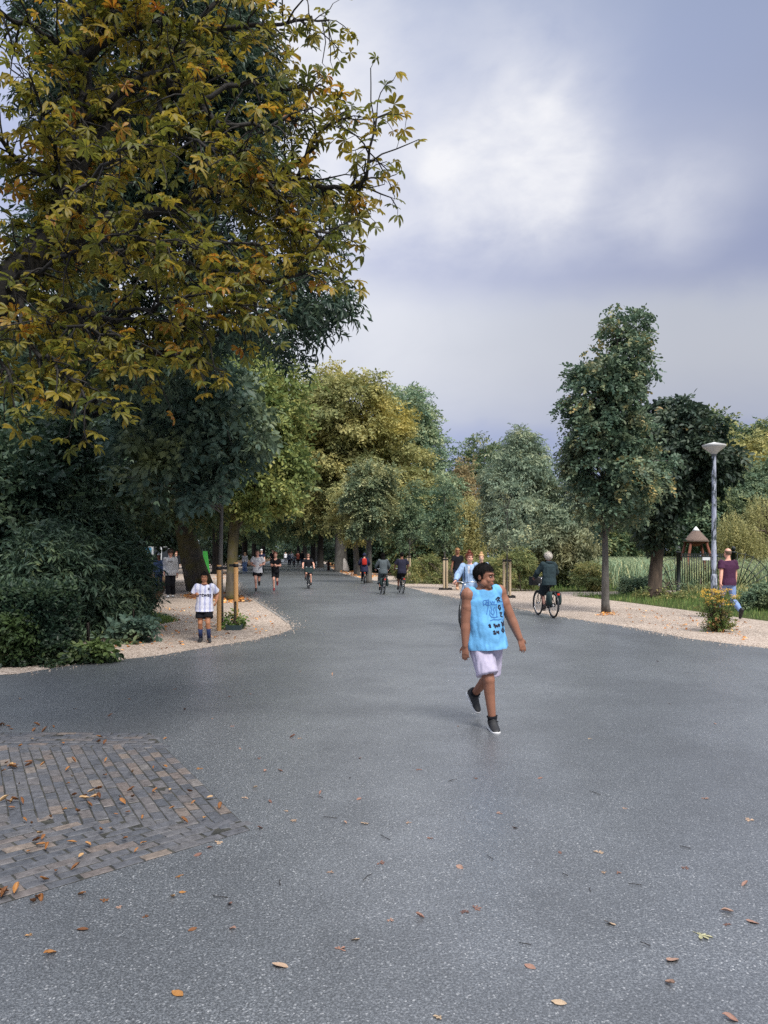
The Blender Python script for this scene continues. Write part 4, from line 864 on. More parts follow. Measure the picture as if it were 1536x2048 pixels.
# flowering plant at the lamp's foot
def tansy():
    rs = np.random.RandomState(4); bx_, by_ = g(1432, 1262); o = empty('tansy_plant', (bx_ - .02, by_ - .18, 0), 0, .9); tag(o, 'clump of yellow-flowering tansy at the foot of the lamp post', 'plant')
    mb = MB(); lp = []; ld = []; heads = []
    for k in range(64):
        a = rs.rand() * 6.28; lean = .04 + .36 * rs.rand() ** 1.1; h = .55 + .52 * rs.rand(); b = np.array([math.cos(a) * .14 * rs.rand(), math.sin(a) * .14 * rs.rand(), 0])
        t = b + np.array([math.cos(a) * lean - .08, math.sin(a) * lean, h]); w = wiggle(b, t, 5, .02, rs); mb.tube([Vector(p) for p in w], [.006, .005, .005, .004, .003], 4)
        for j in range(6): u = .1 + .8 * rs.rand(); lp.append(np.array([np.interp(u, np.linspace(0, 1, 5), w[:, q]) for q in range(3)])); ld.append(rs.normal(0, 1, 3) + np.array([0, 0, .2]))
        if h > .68: heads.append(t)
    mb.build('stems', B_BROWN, o)
    for k in range(150): a = rs.rand() * 6.28; r_ = .36 * rs.rand(); lp.append(np.array([math.cos(a) * r_, math.sin(a) * r_ * .6, .04 + .25 * rs.rand() * (1 - r_)])); ld.append(np.array([math.cos(a), math.sin(a), .4]) + rs.normal(0, .3, 3))
    lp = np.array(lp); ld = np.array(ld); n = len(lp)
    c = mk('foliage', leaves_mesh('foliage', SPRB + SPRN, lp, rs.normal(0, .6, (n, 3)) + np.array([0, 0, .8]), ld, .09 + .08 * rs.rand(n), rs.rand(n), np.zeros(3), rs), leafmat('tansy_leaf', [(0, (.03, .055, .018)), (.6, (.08, .11, .03)), (.9, (.13, .10, .04)), (1, (.18, .08, .04))], .3, .6, .2), o); tag(c, kind='stuff')
    M_TAN = leafmat('tansy_flower', [(0, (.30, .17, .02)), (.5, (.42, .26, .035)), (1, (.50, .34, .07))], .2, .8, .2, k=1.4)
    q = np.concatenate([t + np.stack([rs.normal(0, .045, 26), rs.normal(0, .045, 26), rs.normal(0, .018, 26)], 1) for t in heads]); n = len(q)
    m = npmesh('flower_heads', *place((np.array([(0, -.5, 0), (.45, 0, .1), (0, .5, 0), (-.45, 0, .1)]), np.array([(0, 1, 2), (0, 2, 3)])), q, np.array([0, -.3, 1.]) + rs.normal(0, .4, (n, 3)), rs.normal(0, 1, (n, 3)), np.full(n, .028)), rnd=rs.rand(n * 2))
    tag(mk('flower_heads', m, M_TAN, o), kind='stuff')
tansy()
# iron gate with finial posts and fan-shaped side railing
GY = 36.0; gx0, gx1 = P(1357, 0, GY)[0], P(1467, 0, GY)[0]
gate = empty('iron_gate', (gx0, GY, 0)); tag(gate, 'dark green iron gate with ball-topped posts in front of the reeds', 'gate')
gw = gx1 - gx0; tz = CAMH + (HZ - 1108) * GY / F
for xx in (0, gw):
    o = MB().tube([(xx, 0, 0), (xx, 0, .08), (xx, 0, .10), (xx, 0, tz + .04), (xx, 0, tz + .06), (xx, 0, tz + .12)], [.13, .13, .10, .10, .14, .12], 12).build('post', M_METG, gate)
    MB().ell((xx, 0, tz + .24), (.10, .10, .13)).build('finial', M_METG, o)
for z in (.2, tz - .12, tz): MB().box((gw / 2, 0, z), (gw - .2, .04, .05)).build('rail', M_METG, gate, False)
for k in range(21): MB().tube([(.18 + (gw - .36) * k / 20, 0, .22), (.18 + (gw - .36) * k / 20, 0, tz - .02)], .023, 6).build('bar', M_METG, gate)
MB().box((gw * .5, -.04, tz - .22), (.36, .012, .14)).build('notice_plate', mat('white_plate', (.75, .76, .80), .5, .05, 5, 0), gate, False)
def fan(label, x, sgn, n, R_):
    o = empty('fan_railing', (x, GY, 0)); tag(o, label, 'railing', 'fan-shaped side railings of the gate')
    for k in range(n):
        a = R(88 - 74 * k / max(1, n - 1)); c, s_ = math.cos(a) * sgn, math.sin(a); MB().tube([(c * .35, 0, max(.15, s_ * .35)), (c * R_ * 1.05, 0, .1 + s_ * R_)], .022, 6).build('spoke_bar', M_METG, o)
    for rr in (.97, .62):
        MB().tube([(sgn * math.cos(R(89 - 78 * t / 14)) * R_ * rr, -.005, .1 + math.sin(R(89 - 78 * t / 14)) * R_ * rr) for t in range(15)], .018, 6).build('arc_rail', M_METG, o)
fan('fan-shaped iron railing spreading right of the gate', gx1 + .12, 1, 7, 1.75); fan('short fan-shaped iron railing left of the gate', gx0 - .12, -1, 4, 1.5)
# thatched nesting hut on splayed legs
HY = 44.0; hx_ = P(1392, 0, HY)[0]; hut = empty('thatched_hut', (hx_, HY, 0)); tag(hut, 'small thatched shelter on splayed wooden legs above the reeds', 'hut')
M_TH = mat('thatch', lin(120, 102, 92), .95, .35, 10, .9, 50, stretch=(3, 3, .4), bdist=.03); q = HY / F; zz = lambda py: CAMH + (HZ - py) * q
rsn = np.random.RandomState(3); r_ = []
for i, (py, w) in enumerate(((1084, 24), (1083, 25), (1078, 21.5), (1070, 14), (1062, 7.5), (1057, 3.6))): r_.append(((0, 0, zz(py)), (w * q, 0, 0), (0, w * q, 0)))
MB().loft(r_, 22).build('thatched_roof', M_TH, hut)
MB().tube([(0, 0, zz(1062)), (0, 0, zz(1058)), (0, 0, zz(1053))], [.22, .13, .02], 14).build('roof_cap', mat('white_cap', (.75, .74, .72), .6, .1), hut)
M_HW = mat('hut_wood', lin(112, 64, 46), .8, .35, 5, .4, 30, stretch=(1, 1, .2))
for sx_, sy_ in ((-1, -1), (1, -1), (-1, 1), (1, 1)): MB().tube([(sx_ * .40, sy_ * .35, zz(1080)), (sx_ * 1.0, sy_ * .8, 0)], [.075, .085], 8).build('leg', M_HW, hut)
MB().tube([(0, 0, zz(1083)), (0, 0, zz(1089)), (0, 0, zz(1093))], [.34, .30, .12], 10).build('nest_box', M_HW, hut)
for s_ in (-1, 1): MB().box((0, s_ * .36, zz(1085)), (1.1, .08, .1)).build('beam', M_HW, hut, False)
# things standing in the shade behind the boy
ban = empty('green_banner', (*[P(411, 0, 52)[0], 52], 0)); tag(ban, 'bright green beach-flag banner beside the leaning trunk', 'banner'); k_ = 52 / F; bz = lambda py: CAMH + (HZ - py) * k_
MB().add([(-.18, 0, bz(1102)), (.12, 0, bz(1102)), (.20, 0, bz(1120)), (.30, 0, bz(1146)), (-.18, 0, bz(1150)), (-.18, .012, bz(1102)), (.12, .012, bz(1102)), (.20, .012, bz(1120)), (.30, .012, bz(1146)), (-.18, .012, bz(1150))],
    [(0, 1, 2, 3, 4), (9, 8, 7, 6, 5), (0, 5, 6, 1), (1, 6, 7, 2), (2, 7, 8, 3), (3, 8, 9, 4), (4, 9, 5, 0)]).build('cloth', mat('green_cloth', lin(62, 160, 66), .7, .08, 3, 0), ban, False)
MB().tube([(-.2, 0, 0), (-.2, 0, bz(1098))], .022, 8).build('flag_pole', M_METG, ban); MB().box((-.1, 0, .1), (.55, .4, .14)).build('base', M_METG, ban, False)
wp = empty('white_pole', (P(397, 0, 50)[0], 50, 0)); tag(wp, 'slim pale striped pole just right of the leaning trunk', 'pole'); MB().tube([(0, 0, 0), (0, 0, 3.1)], [.05, .045], 10).build('shaft', mat('pale_pole', (.42, .50, .48), .6, .3, 6), wp); MB().tube([(0, 0, .95), (0, 0, 1.9)], .056, 10).build('white_sleeve', mat('white_sleeve', (.7, .73, .75), .5, .1), wp)
M_BLUE = mat('blue_banner', lin(96, 168, 208), .7, .5, 2.2, 0); M_GALV = mat('galvanised', (.42, .44, .46), .5, .2); M_FAB = mat('dark_fence_fabric', lin(40, 48, 56), .9, .2)
for i, (p0, p1, m, lb) in enumerate(((232, 304, M_BLUE, 'blue and white printed banner on the site fence behind the shrub'), (306, 322, M_FAB, 'dark site fence panel behind the hoodie wearer, the left one'), (323, 338, M_FAB, 'dark site fence panel behind the hoodie wearer, the right one'))):
    Yf = 62; x0, x1 = P(p0, 0, Yf)[0], P(p1, 0, Yf)[0]; o = empty('site_fence', (x0, Yf, 0)); tag(o, lb, 'fence', 'site fence panels'); w = x1 - x0; h = CAMH + (HZ - 1094) * Yf / F
    MB().box((w / 2, 0, h / 2 + .1), (w - .06, .02, h - .3)).build('panel', m, o, False)
    for xx in (0, w): MB().tube([(xx, 0, 0), (xx, 0, h)], .03, 8).build('upright', M_GALV, o)
    MB().tube([(0, 0, h), (w, 0, h)], .03, 8).build('top_rail', M_GALV, o)
ws = empty('stone_block', (P(692, 0, 80)[0], 78.5, 0)); tag(ws, 'white stone block leaning at the foot of the big golden linden', 'stone'); MB().loft([((0, 0, 0), (.55, 0, 0), (0, .3, 0)), ((0, 0, .3), (.58, 0, 0), (0, .32, 0)), ((-.1, 0, 1.1), (.4, 0, 0), (0, .22, 0)), ((-.2, 0, 1.6), (.18, 0, 0), (0, .12, 0))], 8).build('block', mat('white_stone', (.62, .58, .54), .9, .15), ws); ws.scale = (.75, .75, .85)
for (px, py, lb) in ((657, 1141, 'short red-brown post beside the avenue'), ):
    x, y = g(px, py); o = empty('bollard', (x, y, 0)); tag(o, lb, 'post'); MB().tube([(0, 0, 0), (0, 0, 1.0), (0, 0, 1.08)], [.16, .15, .10], 10).build('shaft', mat('red_brown_post', lin(90, 50, 44), .8), o)

# ================================================================ FALLEN LEAVES ON ROAD AND BRICKS
def m_fallen(name, cols):
    m, nt, b, out = newmat(name); T = NT(nt); oi = T.node('ShaderNodeObjectInfo'); c = T.ramp(oi.outputs['Random'], cols)
    n = T.noise(30, 4, .6); c = T.mix(1.0, c, T.ramp(n.outputs[0], [(.3, (.55,) * 3), (.7, (1.3,) * 3)]), 'MULTIPLY'); T.link(c, b.inputs['Base Color']); b.inputs['Roughness'].default_value = .6
    return m
MF_OR = m_fallen('fallen_leaf_orange', [(0, (.13, .05, .016)), (.4, (.24, .095, .022)), (.75, (.34, .155, .04)), (1, (.44, .29, .14))]); MF_PK = m_fallen('fallen_leaf_faded', [(0, (.12, .055, .04)), (.4, (.27, .14, .10)), (.75, (.36, .22, .16)), (1, (.46, .34, .22))]); MF_PALE = m_fallen('fallen_leaf_pale', [(0, (.34, .33, .18)), (1, (.40, .38, .22))])
def curl(seed, k=.9):                          # one leaf blade, curled along its length
    rs = np.random.RandomState(seed); V = []; Fc = []; n = 6; c = k * (.5 + rs.rand()); tw = rs.normal(0, .5)
    for i in range(n + 1):
        t = i / n; w = .28 * math.sin(math.pi * min(1, t * .95 + .03)) ** .8 + .01; z = c * .45 * t * t * rs.uniform(.7, 1.2)
        for q in (-1, -.5, 0, .5, 1): V.append((q * w * math.cos(tw * t) * (1 - .25 * c), t - .5, z + abs(q) ** 1.6 * w * c * 1.1 + q * w * math.sin(tw * t) * .6 + rs.normal(0, .015)))
    for i in range(n):
        for j in range(4): a = i * 5 + j; Fc += [(a, a + 1, a + 6, a + 5)]
    V = np.array(V); V[:, 2] -= V[:, 2].min(); return V, Fc
CL = [pymesh('leaf_blade', *curl(s), smooth=True) for s in range(9)]; FL = [pymesh('leaf_blade', *curl(s, .12), smooth=True) for s in range(20, 26)]
PL = []
for s in range(4):
    V, Fc = t_palm(s + 30, 5 + s % 2, .02); V = V.copy(); V[:, 2] = np.abs(V[:, 2]) * .6; PL.append(pymesh('leaf_blade', V, Fc))
def fallen(px, py, size, me, m, label, group, rs):
    x, y = g(px, py); z = .0135 if not inpoly((x, y), pav) else .032
    o = mk('fallen_leaf', me, None, None, (x, y, z)); o.rotation_euler = (rs.normal(0, .1), rs.normal(0, .1), rs.rand() * 6.28); o.scale = (size * .48, size * .48, size * .40)
    if not me.materials: me.materials.append(None)
    o.material_slots[0].link = 'OBJECT'; o.material_slots[0].material = m; tag(o, label, 'leaf', group)
rsl = np.random.RandomState(9)
LB, GB = 'small curled orange-brown leaf lying on the brick paving', 'fallen leaves on the brick paving'
for (px, py, n, sp) in ((30, 1612, 5, 16), (185, 1605, 9, 24), (15, 1540, 4, 14), (70, 1540, 6, 22), (200, 1490, 3, 10), (95, 1460, 4, 20), (10, 1458, 4, 14), (20, 1800, 4, 18), (70, 1806, 3, 16), (75, 1700, 3, 10)):
    for k in range(n):
        fallen(max(3, px + rsl.normal(0, sp)), py + rsl.normal(0, 4), .09 + .06 * rsl.rand(), CL[rsl.randint(9)], MF_OR, LB, GB, rsl)
for (px, py) in [(110, 1512), (150, 1530), (135, 1547), (145, 1565), (135, 1576), (210, 1531), (212, 1560), (255, 1556), (262, 1590), (312, 1587), (310, 1593), (338, 1592), (268, 1603), (345, 1624), (155, 1637), (125, 1630), (100, 1648), (255, 1638), (282, 1648), (178, 1621), (365, 1653), (405, 1650), (310, 1545), (330, 1545), (375, 1590), (420, 1604), (440, 1620), (385, 1611), (75, 1680), (85, 1690), (52, 1715), (145, 1697), (160, 1723), (200, 1672), (175, 1700), (270, 1712), (110, 1755), (90, 1775), (150, 1748), (55, 1655), (20, 1625), (60, 1660), (40, 1500), (60, 1490), (130, 1497), (250, 1690), (290, 1700), (230, 1640), (195, 1590), (45, 1577)]:
    fallen(px + rsl.normal(0, 3), py + rsl.normal(0, 2), .07 + .06 * rsl.rand(), CL[rsl.randint(9)], MF_OR, LB, GB, rsl)
LA, GA = 'small faded brown leaf lying flat on the asphalt', 'fallen leaves on the asphalt'
spots = [(205, 1807), (240, 1820), (163, 1795), (345, 1800), (360, 1757), (365, 1790), (290, 1838), (165, 1865), (385, 1865), (60, 1877), (100, 1915), (460, 1815), (465, 1865), (395, 1715), (420, 1700), (435, 1690), (575, 1626), (540, 1608), (520, 1662), (510, 1580), (490, 1600), (530, 1545), (560, 1545), (585, 1478), (600, 1480), (718, 1602), (838, 1543), (720, 1520), (915, 1455), (370, 1422), (480, 1500), (520, 1520), (425, 1440), (500, 1390), (460, 1395), (465, 1455), (590, 1645), (730, 1650), (818, 1650), (690, 1650), (920, 1740), (860, 1680), (1197, 1710), (1030, 1660), (1000, 1630), (780, 1845), (840, 1841), (930, 1830), (950, 1823), (1210, 1750), (1235, 1750), (1455, 1830), (1220, 1853), (1490, 1775), (1505, 1850), (1455, 1855), (1060, 1940), (1340, 1975), (665, 1352), (600, 1345), (820, 1380), (1315, 1325), (1110, 1362), (1180, 1480), (1340, 1410), (1430, 1450), (1080, 1560), (1250, 1620), (1410, 1600), (1500, 1645), (680, 1905), (710, 1885), (880, 2042), (1460, 2045), (330, 1480), (400, 1540), (640, 1590), (760, 1730), (660, 1750), (220, 1435), (260, 1400), (150, 1420), (40, 1400), (350, 1380), (950, 1560), (1120, 1710), (1370, 1740)]
for (px, py) in spots:
    pal = rsl.rand() < .45; fallen(px, py, (.055 + .045 * rsl.rand()) * (.8 if pal else 1.25), (PL[rsl.randint(4)] if pal else (FL[rsl.randint(6)] if rsl.rand() < .55 else CL[rsl.randint(9)])), MF_OR if px < 420 and rsl.rand() < .6 else MF_PK, LA, GA, rsl)
fallen(1400, 1876, .125, PL[1], MF_PALE, 'large pale yellow-green chestnut leaf lying on the asphalt at the lower right', 'large fallen leaves', rsl)
fallen(1118, 2014, .125, FL[2], MF_PK, 'broad pinkish-brown leaf on the asphalt at the bottom edge', 'large fallen leaves', rsl)
fallen(355, 1994, .13, FL[3], MF_OR, 'toothed rust-brown leaf on the asphalt near the bottom left', 'large fallen leaves', rsl)
fallen(1345, 1926, .15, FL[1], MF_PK, 'narrow dark red leaf below the large pale leaf', 'large fallen leaves', rsl)
fallen(560, 1938, .15, FL[4], MF_PK, 'dull purple-brown leaf flat on the asphalt at the bottom centre-left', 'large fallen leaves', rsl)
M_TWIG = mat('twig', (.02, .016, .014), .9)
for (px, py) in [(640, 1598), (700, 1560), (735, 1760), (1130, 1755), (1290, 1895), (1270, 1775), (1050, 1895), (980, 1720), (440, 1800), (770, 1680), (905, 1565), (1190, 1590), (1180, 1785), (660, 1640), (1370, 1700), (560, 1770)]:
    x, y = g(px, py); l = .02 + .035 * rsl.rand(); o = MB().tube([(-l, 0, .003), (0, .004, .006), (l, -.004, .003)], [.002, .002, .0015], 5).build('twig', M_TWIG, None, loc=(x, y, .014)); o.rotation_euler = (0, 0, rsl.rand() * 3.14); tag(o, 'thin dark twig lying on the asphalt', 'twig', 'twigs on the asphalt')

# ================================================================ PEOPLE AND BICYCLES
from mathutils import noise as mnoise
def skin(name, c): return mat(name, lin(*c), .55, .10, 14, .12, 180, spec=.35, bdist=.002)
SK_TAN, SK_BOY, SK_PALE, SK_PINK = skin('skin_tan', (142, 98, 78)), skin('skin_olive', (178, 124, 92)), skin('skin_pale', (224, 180, 156)), skin('skin_pink', (226, 170, 148))
def cloth(name, c, var=.10, bump=.35): return mat(name, lin(*c), .9, var, 6, bump, 38, spec=.2, bdist=.006)
HAIR = dict(black=mat('hair_black', (.007, .006, .006), .85, .5, 60, .9, 120, spec=.12), brown=mat('hair_brown', (.045, .026, .016), .6, .4, 50, .8, 110), blond=mat('hair_blond', lin(190, 150, 105), .6, .3, 50, .8, 110), grey=mat('hair_grey', lin(205, 198, 188), .7, .2, 40, .9, 80), red=mat('hair_auburn', lin(120, 62, 44), .6, .35, 50, .8, 110))
M_EYEW = mat('eye_white_shaded', (.38, .36, .35), .3, .02, 5, 0); M_EYED = mat('eye_dark', (.012, .010, .009), .25, .02, 5, 0); M_LIP = mat('lips', lin(150, 84, 72), .5, .1, 10, 0)  # eye whites greyed: the shadow over the eyes is put into their colour
def ik(a, b, l1, l2, pole):
    a = Vector(a); b = Vector(b); d = b - a; D = min(d.length, (l1 + l2) * .999); n = d.normalized(); b = a + n * D
    x = (l1 * l1 - l2 * l2 + D * D) / (2 * D); h = math.sqrt(max(0, l1 * l1 - x * x)); p = Vector(pole); p = (p - n * p.dot(n)).normalized()
    return a + n * x + p * h, b
def wrinkle(me, amp, sc, seed=0, vert=1.0):
    n = len(me.vertices); co = np.empty(n * 3, np.float32); no = np.empty(n * 3, np.float32); me.vertices.foreach_get('co', co); me.vertices.foreach_get('normal', no); co = co.reshape(-1, 3); no = no.reshape(-1, 3)
    d = np.array([mnoise.fractal(Vector((c[0] * sc + seed, c[1] * sc, c[2] * sc * vert)), .8, 2.0, 3) for c in co.astype(float)])
    me.vertices.foreach_set('co', (co + no * (d * amp)[:, None]).astype(np.float32).ravel()); me.update(); return me
def hand(mb, w, d, n, cur=.35, side=1, r=.0098, sp=1.0):
    w = Vector(w); d = Vector(d).normalized(); n = Vector(n); n = (n - d * n.dot(d)).normalized(); s = d.cross(n) * side
    mb.loft([(w - d * .01, s * .026, n * .021), (w + d * .02, s * .034, n * .02), (w + d * .06, s * .042, n * .017), (w + d * .092, s * .040, n * .013)], 12)
    for i, L_ in enumerate((.072, .082, .076, .058)):
        off = (i - 1.5) * .0205 * sp; p = w + d * (.085 - .006 * abs(i - 1.2)) - s * off * -1; a = cur * .5; q = d + s * (i - 1.5) * .06
        for k, f in enumerate((.44, .32, .26)):
            e = (q * math.cos(a) + n * math.sin(a)).normalized(); p2 = p + e * L_ * f; mb.cap(p, p2, r * (1 - .07 * k), r * (.94 - .09 * k), 8); p = p2; a += cur * (1.0 + .15 * i)
    p = w + d * .022 - s * .034; e = (d * .62 - s * .62 + n * .35).normalized(); p2 = p + e * .042; mb.cap(w + d * .012 - s * .012, p, .015, .0135, 8); mb.cap(p, p2, .013, .011, 8); e = (d * .88 - s * .2 + n * .4).normalized(); mb.cap(p2, p2 + e * .032, .0108, .009, 8)
def person(label, loc, yaw, s=1.0, skinm=SK_PALE, w=1.0, pelvis=(0, 0, .93), lean=0.0, tilt=0.0, wr=None, an=None, foot=None, head=(0, 0), top=None, bottom=None, shoe=None, sole=None, sock=None, hair=('short', 'brown'), voxel=.014, cur=.4, palm=None, epole=(0, 1, -.2), belly=0.0, face=False, group=None, kpole=(0, -1, 0), z0=.012, twist=0.0, hs=1.0, ak=1.0, neck=0.0):
    root = empty('person', (loc[0], loc[1], z0), yaw, s); tag(root, label, 'person', group)
    Pv = Vector(pelvis); u = Vector((math.sin(tilt), -math.sin(lean), math.cos(lean))).normalized()
    X = Vector((math.cos(twist), math.sin(twist), 0)); X = (X - u * X.dot(u)).normalized(); Yv = u.cross(X)
    at = lambda d: Pv + u * d
    sh = [at(.475) - X * .172 * (.6 + .4 * w), at(.475) + X * .172 * (.6 + .4 * w)]; hp = [Pv + Vector((-.088, 0, -.03)), Pv + Vector((.088, 0, -.03))]
    wr = wr or [(-.25, -.05, .83), (.25, -.05, .83)]; an = an or [(-.09, 0, .09), (.09, 0, .09)]
    foot = foot or [(0, -1, 0), (0, -1, 0)]; palm = palm or [(.9, 0, 0), (-.9, 0, 0)]
    el = []; W = []; kn = []; A = []
    for i in (0, 1):
        ep = epole[i] if isinstance(epole[0], (tuple, list)) else (epole[0] * (1 if i else -1), epole[1], epole[2])
        e, wv = ik(sh[i], wr[i], .285, .25, ep); el.append(e); W.append(wv)
        k, a = ik(hp[i], an[i], .43, .42, kpole); kn.append(k); A.append(a)
    hc = at(.56) + Vector((0, -.018, .135 + neck)) + u * .01
    Mh = Matrix.Translation(hc) @ Matrix.Rotation(head[0], 4, 'Z') @ Matrix.Rotation(head[1], 4, 'X') @ Matrix.Scale(hs, 4); H = lambda *p: Mh @ Vector(p); Hr = Mh.to_3x3()
    mb = MB()
    tr = [(-.11, .135, .09, 0), (-.03, .158, .105, 0), (.08, .148, .10 + belly * .6, belly * .5), (.2, .152, .105 + belly * .5, belly * .4), (.32, .165, .108, 0), (.41, .168, .10, 0), (.47, .14, .08, 0), (.52, .075, .062, 0), (.56, .054, .056, 0)]
    mb.loft([(at(d) - Yv * o, X * a * w, Yv * b * (.5 + .5 * w)) for d, a, b, o in tr], 18)
    mb.cap(at(.50), hc - Hr @ Vector((0, -.012, .05)), .056 * (.6 + .4 * w), .054 * (.6 + .4 * w))
    for i in (0, 1):
        f = .55 + .45 * w
        f0 = f; f = f * ak; mb.ell(sh[i] - u * .005, (.066 * f, .066 * f, .07 * f)); mb.cap(sh[i], el[i], .056 * f, .045 * f)
        b_ = sh[i].lerp(el[i], .45); mb.ell(b_ - Yv * .006, (.052 * f, .052 * f, .07 * f)); fm = el[i].lerp(W[i], .28); mb.cap(el[i], fm, .043 * f, .045 * f); mb.cap(fm, W[i], .045 * f, .029 * f)
        hd = (W[i] - el[i]).normalized(); hd = (hd + Vector((0, 0, -.25))).normalized() if W[i].z < .95 else hd; hand(mb, W[i], hd, palm[i], cur, 1 if i == 0 else -1, .0100 if voxel < .012 else .0125); f = f0
        mb.cap(hp[i], kn[i], .083 * f, .058 * f); ca = kn[i].lerp(A[i], .3); back = Vector((0, .014, 0)); mb.cap(kn[i], ca + back, .054 * f, .055 * f); mb.cap(ca + back, A[i], .053 * f, .036 * f)
        fd = Vector(foot[i]).normalized(); fu = fd.cross(Vector((0, 0, 1))).cross(fd).normalized(); mb.cap(A[i], A[i] + fd * .05 - fu * .045, .034, .024)
    # head
    mb.ell(H(0, .012, .03), (.077, .097, .088), Hr, 16, 12); mb.ell(H(0, -.028, -.045), (.058 * (.8 + .2 * w), .064, .072), Hr, 14, 10); mb.ell(H(0, -.062, -.096), (.027, .022, .022), Hr)
    mb.cap(H(0, -.086, .012), H(0, -.103, -.026), .009, .013, 8); mb.ell(H(0, -.092, -.03), (.019, .014, .010), Hr, 8, 6); mb.ell(H(0, -.078, .026), (.052, .018, .013), Hr)
    for q in (-1, 1):
        mb.ell(H(q * .036, -.066, -.03), (.026, .024, .026), Hr, 10, 8); mb.ell(H(q * .079, .012, -.008), (.011, .021, .034), Hr, 10, 8); mb.ell(H(q * .052, -.02, -.065), (.022, .04, .035), Hr, 10, 8)
    mb.ell(H(0, -.088, -.058), (.026, .012, .0065), Hr, 10, 6); mb.ell(H(0, -.086, -.070), (.022, .012, .007), Hr, 10, 6)
    mk('body', remesh(mb, voxel, 5 if voxel < .009 else 3), skinm, root)
    # eyes, brows, hair
    hk, hm = hair; hm = HAIR[hm] if isinstance(hm, str) else hm
    if hk != 'hood':
        for q in (-1, 1):
            if face:
                e = MB().ell(H(q * .031, -.0835, .003), (.012, .006, .005), Hr, 10, 8).build('eye', M_EYEW, root); MB().ell(H(q * .031, -.0885, .004), (.0062, .0035, .0050), Hr, 8, 6).build('iris', M_EYED, e)
                MB().tube([H(q * .012, -.098, .021), H(q * .030, -.099, .027), H(q * .052, -.085, .022)], [.0045, .005, .003], 6).build('eyebrow', hm, root)
            else: MB().ell(H(q * .031, -.086, .004), (.014, .006, .007), Hr, 8, 6).build('eye', M_EYED, root)
        if face: MB().ell(H(0, -.0945, -.058), (.022, .006, .0045), Hr, 10, 6).ell(H(0, -.0925, -.0685), (.019, .006, .005), Hr, 10, 6).build('lips', M_LIP, root)
    hb = MB().ell((0, 0, 0), (1, 1, 1), None, 36, 24); rr = dict(short=.010, curly=.026, long=.014, bun=.012, bald=.004, hood=.03, cap=.012)[hk]
    am = dict(curly=.014).get(hk, .0075); V = []
    for v in hb.V:
        v = Vector(v); k = 1 + am * 8 * mnoise.fractal(v * (5 if hk == 'curly' else 9), 1, 2, 2); V.append(Vector((v.x * (.078 + rr) * k, .012 + v.y * (.098 + rr) * k, .03 + v.z * (.088 + rr) * k)))
    def keep(c):
        x, y, z = c
        if hk == 'bald': return y > .015 and -.06 < z < .055
        if hk == 'hood': return y > -.07 or z > .06
        if y < -.045: return z > (.052 if hk != 'curly' else .045)
        if y < .0: return z > (.03 if y < -.02 else -.015)
        return z > (-.07 if hk in ('short', 'curly', 'cap') else -.09)
    Fk = [f for f in hb.Fc if keep(sum((V[i] for i in f), Vector()) / len(f))]; h2 = MB(); h2.V = [tuple(Mh @ v) for v in V]; h2.Fc = Fk
    if hk == 'bun': h2.ell(H(0, .02, .145), (.05, .05, .042), Hr, 12, 8)
    if hk == 'long': h2.loft([(H(0, .03, .04), Hr @ Vector((.09, 0, 0)), Hr @ Vector((0, .085, 0))), (H(0, .045, -.08), Hr @ Vector((.10, 0, 0)), Hr @ Vector((0, .07, 0))), (H(0, .06, -.2), Hr @ Vector((.09, 0, 0)), Hr @ Vector((0, .045, 0))), (H(0, .06, -.26), Hr @ Vector((.05, 0, 0)), Hr @ Vector((0, .025, 0)))], 12)
    me = h2.mesh('hair'); bm = bmesh.new(); bm.from_mesh(me); bmesh.ops.delete(bm, geom=[v for v in bm.verts if not v.link_faces], context='VERTS'); bm.to_mesh(me); bm.free()
    ho_ = mk('hood' if hk == 'hood' else 'hair', me, hm, root)
    if hk in ('short', 'curly', 'long', 'bun') and voxel < .015:
        rs = np.random.RandomState(len(label)); pc = np.array([p.center for p in me.polygons]); pn = np.array([p.normal for p in me.polygons]); hcn = np.array(H(0, .012, .03)); ii = rs.randint(0, len(pc), 1500); o_ = unit(pc[ii] - hcn)
        tw_ = np.cross(o_, rs.normal(size=o_.shape)); V_, F_ = place((np.array([(-.12, 0, 0), (.12, 0, 0), (0, 1, .15)]), np.array([(0, 1, 2)])), pc[ii] + rs.normal(0, .004, o_.shape), tw_, o_ * .55 + rs.normal(0, .5, o_.shape) + np.array([0, 0, -.25]), (.014 if hk == 'short' else .028) * hs * (.6 + .8 * rs.rand(1500)))
        tag(mk('hair_tufts', npmesh('hair_tufts', V_, F_), hm, root), kind='stuff')
    if hk == 'cap': MB().loft([(H(0, .01, .06), Hr @ Vector((.095, 0, 0)), Hr @ Vector((0, .112, 0))), (H(0, .01, .10), Hr @ Vector((.085, 0, 0)), Hr @ Vector((0, .10, 0))), (H(0, .01, .14), Hr @ Vector((.03, 0, 0)), Hr @ Vector((0, .04, 0)))], 14).box(H(0, -.13, .065), (.13, .09, .012), Hr).build('cap', mat('white_cap_cloth', (.7, .7, .7), .9), root)
    # top
    out = {}
    if top:
        m, slv, hem, g_ = top['m'], top.get('s', 'short'), top.get('hem', -.12), top.get('g', .018); c = MB()
        tr2 = [(hem - .02, .172, .112 + belly * .5, belly * .4), (hem + .015, .172, .112 + belly * .5, belly * .4)] + [t for t in tr if t[0] > hem + .03 and t[0] < .53]
        R2 = []
        for d, a, b, o in tr2:
            gg = g_ if d < .45 else g_ * .75; a2 = max(a, .158) if d < .3 else a; low = max(0.0, min(1.0, (.14 - d) / .12)); a2 = max(a2, .168 * low + .012 * low) + top.get('flare', 0) * low; b = max(b, .118 * low) + .034 * low; o = o + .016 * low
            R2.append((at(d) - Yv * o, X * (a2 * w + gg), Yv * (b * (.5 + .5 * w) + gg)))
        c.loft(R2, 22)
